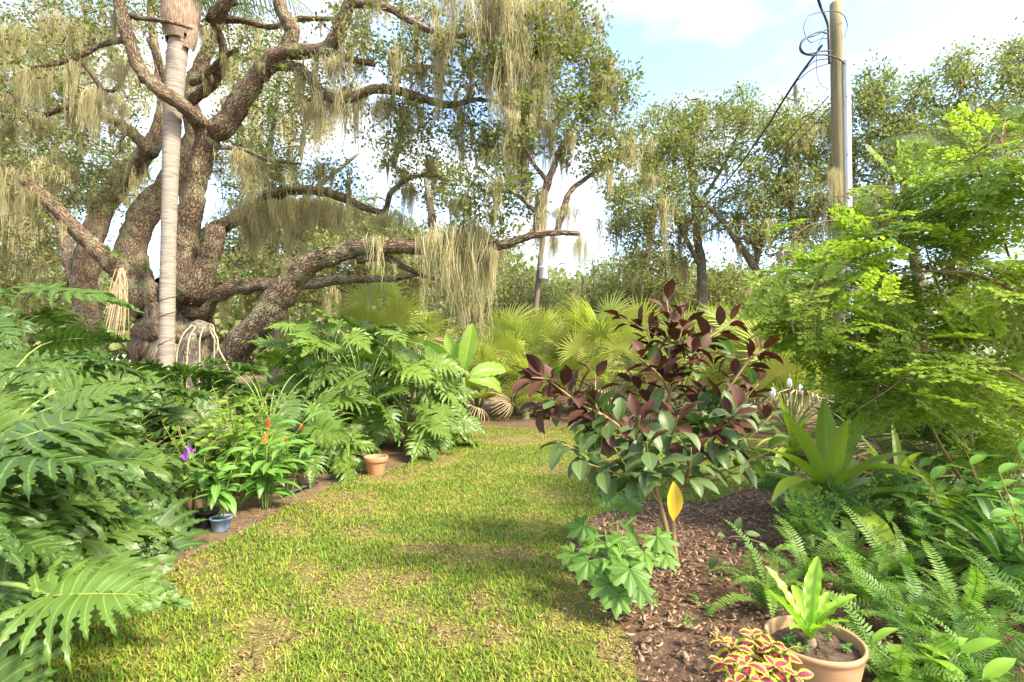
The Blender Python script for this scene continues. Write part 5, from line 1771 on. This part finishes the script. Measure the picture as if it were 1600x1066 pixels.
FERN_AT = [(1420, 1000), (1500, 985), (1570, 960), (1450, 1050), (1560, 1040), (1640, 1000), (1350, 950), (1400, 915), (1480, 910), (1580, 890), (1260, 925), (1330, 890), (1530, 1100), (1400, 1090), (1650, 920), (1440, 870), (1530, 850), (1380, 850), (1200, 960)]
for k, (px, py) in enumerate(FERN_AT):
    p = G(px, py)
    fern(p, 'green sword fern in the dense bed beside the tan pot', 15, .85 if py < 1030 else .75, 700 + k, group='sword ferns of the right bed')

BLS = [bipinnate(M_blue, 540 + k, .24, 5, .024) for k in range(2)]
for k, (px, py, lb, n) in enumerate(((1215, 800, 'feathery blue green seedling left of the strap leaf rosette', 12), (1265, 870, 'feathery blue green seedling in front of the rosette stump', 18), (1335, 850, 'feathery blue green seedling right of the rosette stump', 18),
                                     (1390, 830, 'feathery blue green seedling among the ferns below the seedlings', 16), (1300, 790, 'feathery blue green seedling crowding the rosette stump from behind', 14))):
    p = G(px, py)
    clump('feathery_seedling', p, lb, n, 1.3, BLS, 640 + k, el=(10, 85), z0=.12)

# ------------------------------------------------------------------ tan bowl with bird's nest fern
pc = np.array((P(1272, 1005, 2.27)[0], 2.27, 0.0))
pot = empty('plant_pot', pc, 'wide tan ridged plant pot with dark soil beside the ferns', 'pot')
mb = MB()
pr = [(.10, 0.0), (.125, .0), (.135, .02)]
for k in range(22):
    t = k / 21
    pr.append((.135 + .050 * t ** .8 + (.0025 if k % 2 else -.0012), .02 + .20 * t))
pr += [(.190, .226), (.196, .236), (.194, .250), (.186, .252), (.180, .245), (.176, .215), (.170, .17)]
lathe(mb, pr, 64)
obj('body', mb.mesh('body', M_bowl), pot)
mb = MB(); disc(mb, .178, .205, 40, .022, 9)
obj('soil', mb.mesh('soil', M_soil), pot)
mb = MB(); lathe(mb, [(.0, .0), (.16, 0.0), (.175, .02), (.168, .024), (.14, .012)], 40)
obj('saucer', mb.mesh('saucer', M_terra), pot)
NF = [blade('leaf', M_nest, 1.0, dense([(0, .025), (.15, .045), (.4, .078), (.65, .098), (.85, .080), (.95, .045), (1, .006)], 22), b_, .45, .22, 7, 130 + k, wfreq=6) for k, b_ in enumerate((.3, .8, 1.2))]
nf = empty('birds_nest_fern', pc + np.array((-.005, .02, .21)), 'lime green rippled nest fern growing in the tan pot', 'fern')
mb = MB(); tube(mb, [(0, 0, -.03), (0, 0, .025)], [.03, .022], 9); obj('crown', mb.mesh('crown', M_twig), nf)
for k, (tx, ty, td, s, m) in enumerate(((1270, 868, 2.25, .36, 0), (1190, 890, 2.1, .36, 0), (1318, 905, 2.2, .30, 1), (1240, 905, 2.4, .30, 1), (1300, 890, 2.4, .28, 0), (1225, 930, 2.0, .28, 1), (1310, 935, 2.05, .26, 1), (1262, 900, 2.3, .3, 0), (1285, 930, 2.0, .24, 1), (1205, 885, 2.3, .33, 0), (1290, 905, 2.2, .25, 2))):
    tip = P(tx + 3, ty - 6, td + .10) - np.array(nf.location)
    hz = unit(np.array((tip[0], tip[1], 0)) + 1e-3)
    obj('leaf', NF[m], nf, M=mat4((0, 0, .012), frame(unit(tip + np.array((0, 0, .05 * m))), np.array((0, 0, 1)) - hz * .7), s))
for k in range(7):
    a = rnd.uniform(0, 6.28); r_ = rnd.uniform(.08, .15)
    leafy('weed', pc[:2] + np.array((math.cos(a), math.sin(a))) * r_, 'tiny green weed sprouting from the soil of the tan pot', 3, .03, 5, .022, LEAFP, 800 + k, group='weeds in the tan pot', r=.001, z0=.21)

# ------------------------------------------------------------------ coleus
CL = [blade('leaf', M_coleus, 1.0, dense(prof(OVATE, 1.1), 27), .5 + .3 * k, .2, .06, 7, 140 + k, teeth=.09) for k in range(3)]
cb = G(1192, 1078)
col_e = empty('coleus', (cb[0], cb[1], 0), 'burgundy coleus with jagged lime leaf edges in front of the tan pot', 'plant')
g = np.random.default_rng(141)
for s, (px, py, d) in enumerate(((1195, 985, 2.02), (1165, 1000, 1.95), (1225, 1000, 1.98), (1150, 1030, 1.9), (1185, 1030, 1.85), (1230, 1035, 1.9), (1250, 1010, 2.0), (1205, 1055, 1.85), (1140, 990, 2.05), (1265, 1050, 1.88), (1170, 1060, 1.85))):
    tip = P(px - 20, py + 6, d) - np.array(col_e.location)
    w = catmull([(tip[0] * .2, tip[1] * .2, -.02), tip * .55 + np.array((0, 0, .02)), tip], 4)
    mb = MB(); tube(mb, w, .004, 5); obj('stem', mb.mesh('stem', M_petiole), col_e)
    for k in range(9):
        a = (k % 2) * PI + (k // 2) * PI / 2 + s
        lev = k // 2
        p = w[max(1, len(w) - 1 - lev)]
        el = .5 - .25 * lev
        xd = np.array((math.cos(a) * math.cos(el), math.sin(a) * math.cos(el), math.sin(el)))
        obj('leaf', CL[g.integers(0, 3)], col_e, M=mat4(p, frame(xd, (g.normal(0, .2), g.normal(0, .2) - .25, 1)), (.052 + .016 * lev) * g.uniform(.85, 1.2)))

# bright seedling low by the pot
leafy('lime_seedling', G(1440, 1100), 'pale lime leaved seedling in front of the sword ferns', 4, .22, 6, .17, [blade('leaf', M_nest, 1.0, prof(OVATE, .62), .5, .3, .08, 5, 150)], 660, lean=.9)

# ------------------------------------------------------------------ lobed leaf plants by the purple shrub
LL = [lobed_leaf(M_lobed, 160 + k) for k in range(3)]


def lobed(base, label, rows, seed):
    g = np.random.default_rng(seed)
    base = np.array((base[0], base[1], 0))
    e = empty('lobed_plant', base, label, 'plant')
    mb = MB(); tube(mb, catmull([(0, 0, -.03), (.01, 0, .08), (0, .01, .18)], 4), np.linspace(.016, .010, 9), 7); obj('stem', mb.mesh('stem', M_stem), e)
    for k, (px, py, d, s, roll, tilt) in enumerate(rows):
        c = P(px, py, d) - base
        hz = unit(np.array((c[0], c[1], 0)) + 1e-3)
        xd = unit(hz * 1.0 + np.array((0, -.25, -.45 - tilt)))
        o = obj('leaf', LL[k % 3], e, M=mat4(c - xd * s * .15, frame(xd, unit(np.array((math.sin(roll), -.75, .9)))), s))
        petiole_world(o, e, np.array((0, 0, .12)), c * .5 + np.array((0, 0, .10)), c - xd * s * .15, .005, .0035)
    return e


lobed(G(985, 925), 'bushy plant of maple shaped green leaves at the lawn edge under the purple shrub',
      [(905, 825, 3.25, .24, -.4, .0), (975, 868, 3.0, .27, .0, .1), (915, 885, 2.95, .27, -.2, .2), (950, 922, 2.85, .28, .0, .4), (985, 900, 2.8, .28, .1, .3), (1035, 845, 3.1, .28, .3, .0), (925, 850, 3.2, .24, -.3, .0), (990, 835, 3.3, .24, .1, .0),
       (965, 850, 3.15, .22, .0, .0), (1010, 870, 3.0, .26, .2, .1), (890, 870, 3.1, .22, -.4, .2), (940, 895, 2.95, .24, -.1, .2), (1045, 875, 3.0, .20, .4, .2), (1000, 925, 2.85, .22, .2, .4), (965, 940, 2.8, .22, .0, .5)], 171)
lobed(G(962, 838), 'second maple leaved plant with red stalks behind the first at the lawn edge',
      [(970, 775, 3.95, .30, .0, .0), (950, 785, 3.9, .26, -.2, .1), (995, 765, 4.0, .26, .2, .0), (945, 765, 4.0, .24, -.3, .0), (985, 790, 3.85, .26, .1, .1)], 172)
NAR = [blade('leaf', M_ginger, 1.0, prof(LANCE, .8), .4 + .3 * k, .2, .0, 3, 175 + k) for k in range(2)]
leafy('narrow_seedling', at(955, 3.0), 'slim seedling with narrow pale leaves poking through the maple shaped leaves', 2, .62, 14, .17, NAR, 176, lean=.12)
for k, (px, py) in enumerate(((1085, 945), (1108, 965), (1000, 960), (1020, 950), (1075, 985), (1130, 900))):
    leafy('mulch_weed', G(px, py), 'little green weed coming up through the bark mulch', 2, .07, 6, .035, LEAFP, 810 + k, group='weeds in the bark mulch', r=.0015)

# ------------------------------------------------------------------ potted gingers and flowering bush on the left
def nursery_pot(name, base, r_, h, mat, label):
    e = empty(name, (base[0], base[1], 0), label, 'pot')
    mb = MB(); lathe(mb, [(.0, .0), (r_ * .72, 0), (r_ * .76, .01), (r_ * .94, h * .86), (r_ * 1.03, h * .87), (r_ * 1.05, h), (r_ * .98, h), (r_ * .93, h * .85)], 36)
    obj('body', mb.mesh('body', mat), e)
    mb = MB(); disc(mb, r_ * .94, h * .86, 30, .012, 5); obj('soil', mb.mesh('soil', M_soil), e)
    return e


GIN = [blade('leaf', M_ginger, 1.0, prof(LANCE, 1.35), .5 + .4 * k, .25, .03, 5, 180 + k) for k in range(3)]
bp = G(345, 829)
nursery_pot('nursery_pot', bp, .085, .115, M_bluepot, 'small dusty blue plastic pot at the lawn edge')
leafy('potted_ginger', bp, 'small ginger shoots growing in the dusty blue pot', 4, .48, 7, .24, GIN, 181, lean=.4, z0=.10)
kp = bp + np.array((-.19, .12, 0))
nursery_pot('nursery_pot', kp, .10, .14, M_blackpot, 'black plastic pot behind the dusty blue pot')
leafy('potted_ginger', kp, 'broad leaved ginger growing in the black plastic pot', 5, .60, 7, .28, GIN, 182, lean=.45, z0=.12)
gi, tips = leafy('flowering_ginger', G(415, 795), 'ginger clump with upright orange flower head beside the black pot', 8, .78, 9, .30, GIN, 183, lean=.45)
gi2, tips2 = leafy('spiral_ginger', G(450, 770), 'leaning ginger with slim pink budded stalks at the mulch edge', 5, .7, 8, .30, GIN, 184, lean=.6)


def flower(parent, w, stalk0, mat, h=.09, r_=.022, name='flower'):
    base = np.array(parent.location)
    c = w - base
    mb = MB(); tube(mb, catmull([stalk0, (np.array(stalk0) + c) / 2, c], 4), .004, 5); obj('flower_stalk', mb.mesh('flower_stalk', M_petiole), parent)
    mb = MB()
    for k in range(16):
        a = k * 2.4; z = h * k / 16
        m3 = blade('p', None, .04, [(0, .004), (.4, .010), (1, .001)], -.4, .4, 0, 3, k, mb=MB())
        V, Q, T, A = m3.arrays()
        F = frame((math.cos(a) * .7, math.sin(a) * .7, .75), (0, 0, 1))
        mb.add(V @ F.T + c + np.array((math.cos(a) * r_ * .3, math.sin(a) * r_ * .3, z - h * .3)), Q, None, A)
    obj(name, mb.mesh(name, mat), parent)


flower(gi, P(414, 690, 4.7), (0, 0, .4), M_orange)
flower(gi, P(419, 665, 5.1), (0, 0, .4), M_red, .07, .015)
flower(gi2, P(470, 672, 5.3), (0, 0, .3), M_red, .05, .006)
flower(gi2, P(447, 694, 5.2), (0, 0, .3), M_red, .06, .01)

BU = [blade('leaf', M_bush, 1.0, prof(OVATE, .85), .4, .25, 0, 3, 190 + k) for k in range(2)]


def bushy(name, base, label, nst, h, nl, ls, seed, lean=.55):
    e, tips = leafy(name, base, label, nst, h, nl, ls, BU, seed, M_stem, lean=lean, cat='shrub')
    return e, tips


bushy('leafy_bush', G(372, 782), 'fresh green leafy bush behind the flowering ginger', 24, 1.12, 18, .115, 191, .5)
vb, vt = bushy('violet_bush', G(300, 800), 'yellow green bush with two violet blossoms beside the philodendrons', 14, .85, 15, .10, 192, .5)
for px, py in ((293, 702), (289, 714), (298, 706)):
    base = np.array(vb.location); c = P(px, py, 4.6) - base
    mb = MB()
    for j in range(5):
        a = j * 2 * PI / 5
        m3 = blade('p', None, .032, [(0, .005), (.5, .017), (.9, .013), (1, .004)], .2, .1, 0, 3, j, mb=MB())
        V, Q, T, A = m3.arrays(); F = frame((math.cos(a), -.25, math.sin(a)), (0, -1, .2))
        mb.add(V @ F.T + c, Q, None, A)
    obj('flower', mb.mesh('flower', M_violet), vb)
    mb = MB(); tube(mb, catmull([(0, 0, .45), c * .6 + np.array((0, 0, .2)), c], 4), .003, 4); obj('flower_stalk', mb.mesh('flower_stalk', M_petiole), vb)

# ------------------------------------------------------------------ terracotta pot
tb = G(587, 742)
tpz = empty('terracotta_pot', (tb[0], tb[1], 0), 'empty terracotta flowerpot standing on the lawn edge', 'pot')
mb = MB(); lathe(mb, [(.0, .0), (.095, 0), (.10, .008), (.128, .165), (.130, .17), (.145, .172), (.150, .178), (.153, .225), (.150, .235), (.138, .236), (.134, .228), (.125, .17), (.10, .03)], 48)
obj('body', mb.mesh('body', M_terra), tpz)
mb = MB(); disc(mb, .118, .13, 30, .012, 5); obj('soil', mb.mesh('soil', M_soil), tpz)

# ------------------------------------------------------------------ utility poles and cables
PD = 8.3
pbw = P(1318, 700, PD); pbw[2] = 0
ptop = P(1306, 6, PD)
pole = empty('utility_pole', pbw, 'weathered wooden utility pole with grey conduit guard', 'utility pole')
mb = MB(); w = np.linspace(0, 1, 14)[:, None] * (ptop - pbw); w[0, 2] = -.3
tube(mb, w, np.linspace(.118, .092, 14), 20, .008, 9)
obj('shaft', mb.mesh('shaft', M_pole), pole)
# U shaped guard, facing the camera's right
mb = MB()
gt = P(1318, 100, PD) - pbw; gb = P(1326, 720, PD) - pbw; gb[2] = 0
rows = []
for t in np.linspace(0, 1, 16):
    c = gb * (1 - t) + gt * t + np.array((-.012, -.085, 0))
    row = []
    for a in np.linspace(-1.9, 1.9, 13):
        a2 = a - .75
        row.append(c + np.array((-math.sin(a2 * -1) * .060, -math.cos(a2) * .060, 0)))
    rows.append(row)
mb.grid(np.array(rows))
tcap = np.array(rows[-1]); mb.add(np.vstack([tcap, tcap.mean(0)]), None, [(i, i + 1, 13) for i in range(12)])
obj('conduit_guard', mb.mesh('conduit_guard', M_conduit), pole)
for t in (.15, .3, .45, .6, .75, .9):
    c = gb * (1 - t) + gt * t + np.array((-.060, -.155, 0))
    mb = MB(); tube(mb, [c, c + np.array((-.006, -.018, 0))], .008, 8); obj('bolt', mb.mesh('bolt', M_cable), pole)


def cable(name, pts, r_, label, group=None):
    mb = MB(); tube(mb, catmull([P(*p) for p in pts], 10), r_, 6)
    return obj(name, mb.mesh(name, M_cable), None, label, 'cable', group)


F1 = PD - .16
cable('service_cable', [(1268, -40, 7.4), (1280, 4, F1), (1290, 28, F1), (1294, 42, F1), (1295, 65, F1 - .02), (1296, 100, F1)], .022, 'thick black service cable coming down onto the pole top')
cable('wire_loop', [(1294, 45, F1), (1275, 55, F1 - .25), (1255, 62, F1 - .3), (1250, 78, F1 - .3), (1262, 86, F1 - .25), (1290, 86, F1 - .05), (1310, 92, F1), (1320, 100, F1)], .012, 'wide black wire loop sagging left of the pole top')
cable('wire_loop', [(1296, 54, F1), (1280, 50, F1 - .2), (1262, 58, F1 - .3), (1251, 72, F1 - .35), (1260, 84, F1 - .3), (1285, 80, F1 - .1), (1300, 80, F1)], .012, 'rounder black wire loop curled beside the pole top')
cable('wire_loop', [(1300, 62, F1), (1285, 60, F1 - .1), (1266, 66, F1 - .2), (1256, 46, F1 - .2), (1263, 26, F1 - .15), (1280, 20, F1 - .1), (1305, 18, F1 - .02), (1318, 24, F1), (1324, 40, F1 + .1), (1320, 58, F1 + .05)], .007, 'thin wire loop wrapped over the very top of the pole')
cable('wire_tail', [(1294, 92, F1), (1275, 95, F1 - .05), (1262, 105, F1 - .05), (1245, 125, F1)], .008, 'short wire tail joining the sloping cable to the pole')
cable('wire_tail', [(1293, 100, F1), (1270, 108, F1 - .05), (1245, 127, F1)], .008, 'lower short wire tail bending to the sloping cable')
cable('hanging_wire', [(1290, 50, F1), (1278, 75, F1 - .05), (1276, 110, F1 - .05), (1282, 132, F1 - .03), (1295, 140, F1)], .005, 'thin wire hanging in a bow below the wire loops')
cable('sloping_cable', [(1285, 70, F1), (1240, 132, 8.6), (1180, 225, 11), (1120, 302, 15), (1060, 360, 21), (1000, 405, 30), (920, 450, 45)], .020, 'black overhead cable sloping down from the pole into the distant trees')
cable('sloping_cable', [(1295, 150, PD), (1270, 178, 9.2), (1200, 250, 12), (1100, 340, 18), (1000, 410, 30), (930, 450, 45)], .010, 'lower thin overhead cable leaving the pole below the loops')
cable('sloping_cable', [(1297, 168, PD), (1262, 205, 9.4), (1190, 275, 12.5), (1100, 355, 18.5), (1000, 420, 30), (930, 455, 45)], .009, 'lowest thin overhead cable parallel to the one above it')
drapes([(1243, 132, 8.6, 62, .35)], 'single tuft of moss hanging on the sloping overhead cable', None)
drapes([(1304, 265, PD - .16, 80, .45)], 'strip of dry moss clinging to the wooden utility pole', None)

fp = P(824, 600, 24); fp[2] = 0
ft = P(852, 330, 24)
far_pole = empty('far_utility_pole', fp, 'thin grey leaning utility pole with transformer can in the distance', 'utility pole')
mb = MB(); w = np.linspace(0, 1, 8)[:, None] * (ft - fp); tube(mb, w, np.linspace(.15, .12, 8), 10)
obj('shaft', mb.mesh('shaft', M_farpole), far_pole)
c = P(849, 427, 23.7) - fp
mb = MB(); lathe(mb, [(0, -.28), (.19, -.28), (.20, -.25), (.20, .22), (.22, .24), (.20, .28), (.08, .34), (0, .35)], 20)
V, Q, T, A = mb.arrays(); mb2 = MB(); mb2.add(V + c, Q)
obj('transformer', mb2.mesh('transformer', M_can), far_pole)

# ------------------------------------------------------------------ dead frond, stump, ferns on the limbs
g = np.random.default_rng(201)
mb = MB()
p0 = P(190, 418, 9.8)
for k in range(90):
    a = g.uniform(0, 6.28); sp = g.uniform(.02, .26); ln = g.uniform(.5, 1.25)
    s0 = np.array((g.normal(0, .03), g.normal(0, .03), -g.uniform(0, .4)))
    e_ = s0 + np.array((math.cos(a) * sp - .10 * ln, math.sin(a) * sp * .6, -ln))
    m_ = (s0 + e_) / 2 + np.array((math.cos(a) * .05, 0, .03))
    tube(mb, catmull([s0, m_, e_], 4), np.linspace(.009, .003, 9), 3, cap=False)
o = obj('dead_frond', mb.mesh('dead_frond', M_deadfrond), None, 'dry straw coloured palm flower stalk hanging from the oak limb', 'dead frond'); o.location = p0
sb2 = P(308, 640, 8.0); sb2[2] = 0
stp = empty('cut_stump', sb2, 'sawn pale stump with thin hanging aerial roots beside the palm trunk', 'stump')
tt = P(312, 520, 8.0) - sb2
mb = MB(); tube(mb, catmull([(-.25, 0, -.1), tt * .5 + np.array((-.2, 0, 0)), tt + np.array((-.08, 0, -.02)), tt + np.array((.12, -.02, .03))], 5), np.linspace(.2, .13, 16), 14, .04, 6)
obj('trunk', mb.mesh('trunk', M_bark_far), stp)
for k, (x0, y0, x1, y1) in enumerate(((300, 508, 276, 560), (305, 512, 292, 566), (318, 512, 312, 570), (325, 510, 335, 520), (328, 515, 365, 600), (322, 508, 340, 530))):
    a = P(x0, y0, 7.85) - sb2; c = P(x1, y1, 7.75) - sb2
    mb = MB(); tube(mb, catmull([a, (a + c) / 2 + np.array((.0, -.05, .08)), c, c + np.array((0, 0, -.8 if k < 5 else -.2))], 5), .010, 5)
    obj('aerial_root', mb.mesh('aerial_root', M_deadfrond), stp)
for k, (px, py, d, s, lb) in enumerate(((345, 440, 11.4, .5, 'resurrection fern tufts on the low horizontal oak limb'), (380, 436, 11.3, .5, 'resurrection fern tuft further along the low horizontal oak limb'), (185, 405, 10.9, .5, 'resurrection fern tuft where the left oak limb joins the trunk'),
                                        (505, 398, 8.55, .35, 'fern tuft on the elbow of the leaning oak'), (225, 425, 11.2, .5, 'fern tuft on the front of the oak trunk'), (170, 395, 11.0, .4, 'fern tuft on top of the left oak limb'))):
    p = P(px, py, d)
    fern(p, lb, 14, s, 850 + k, z0=p[2], group='ferns growing on the oaks', name='limb_fern')
# bromeliads hanging on the background branch
clump('air_plant', P(1222, 440, 5.0)[:2], 'small spiky air plant perched on a thin outer twig of the lime shrub', 16, .15, STB, 870).location[2] = P(1222, 440, 5.0)[2]
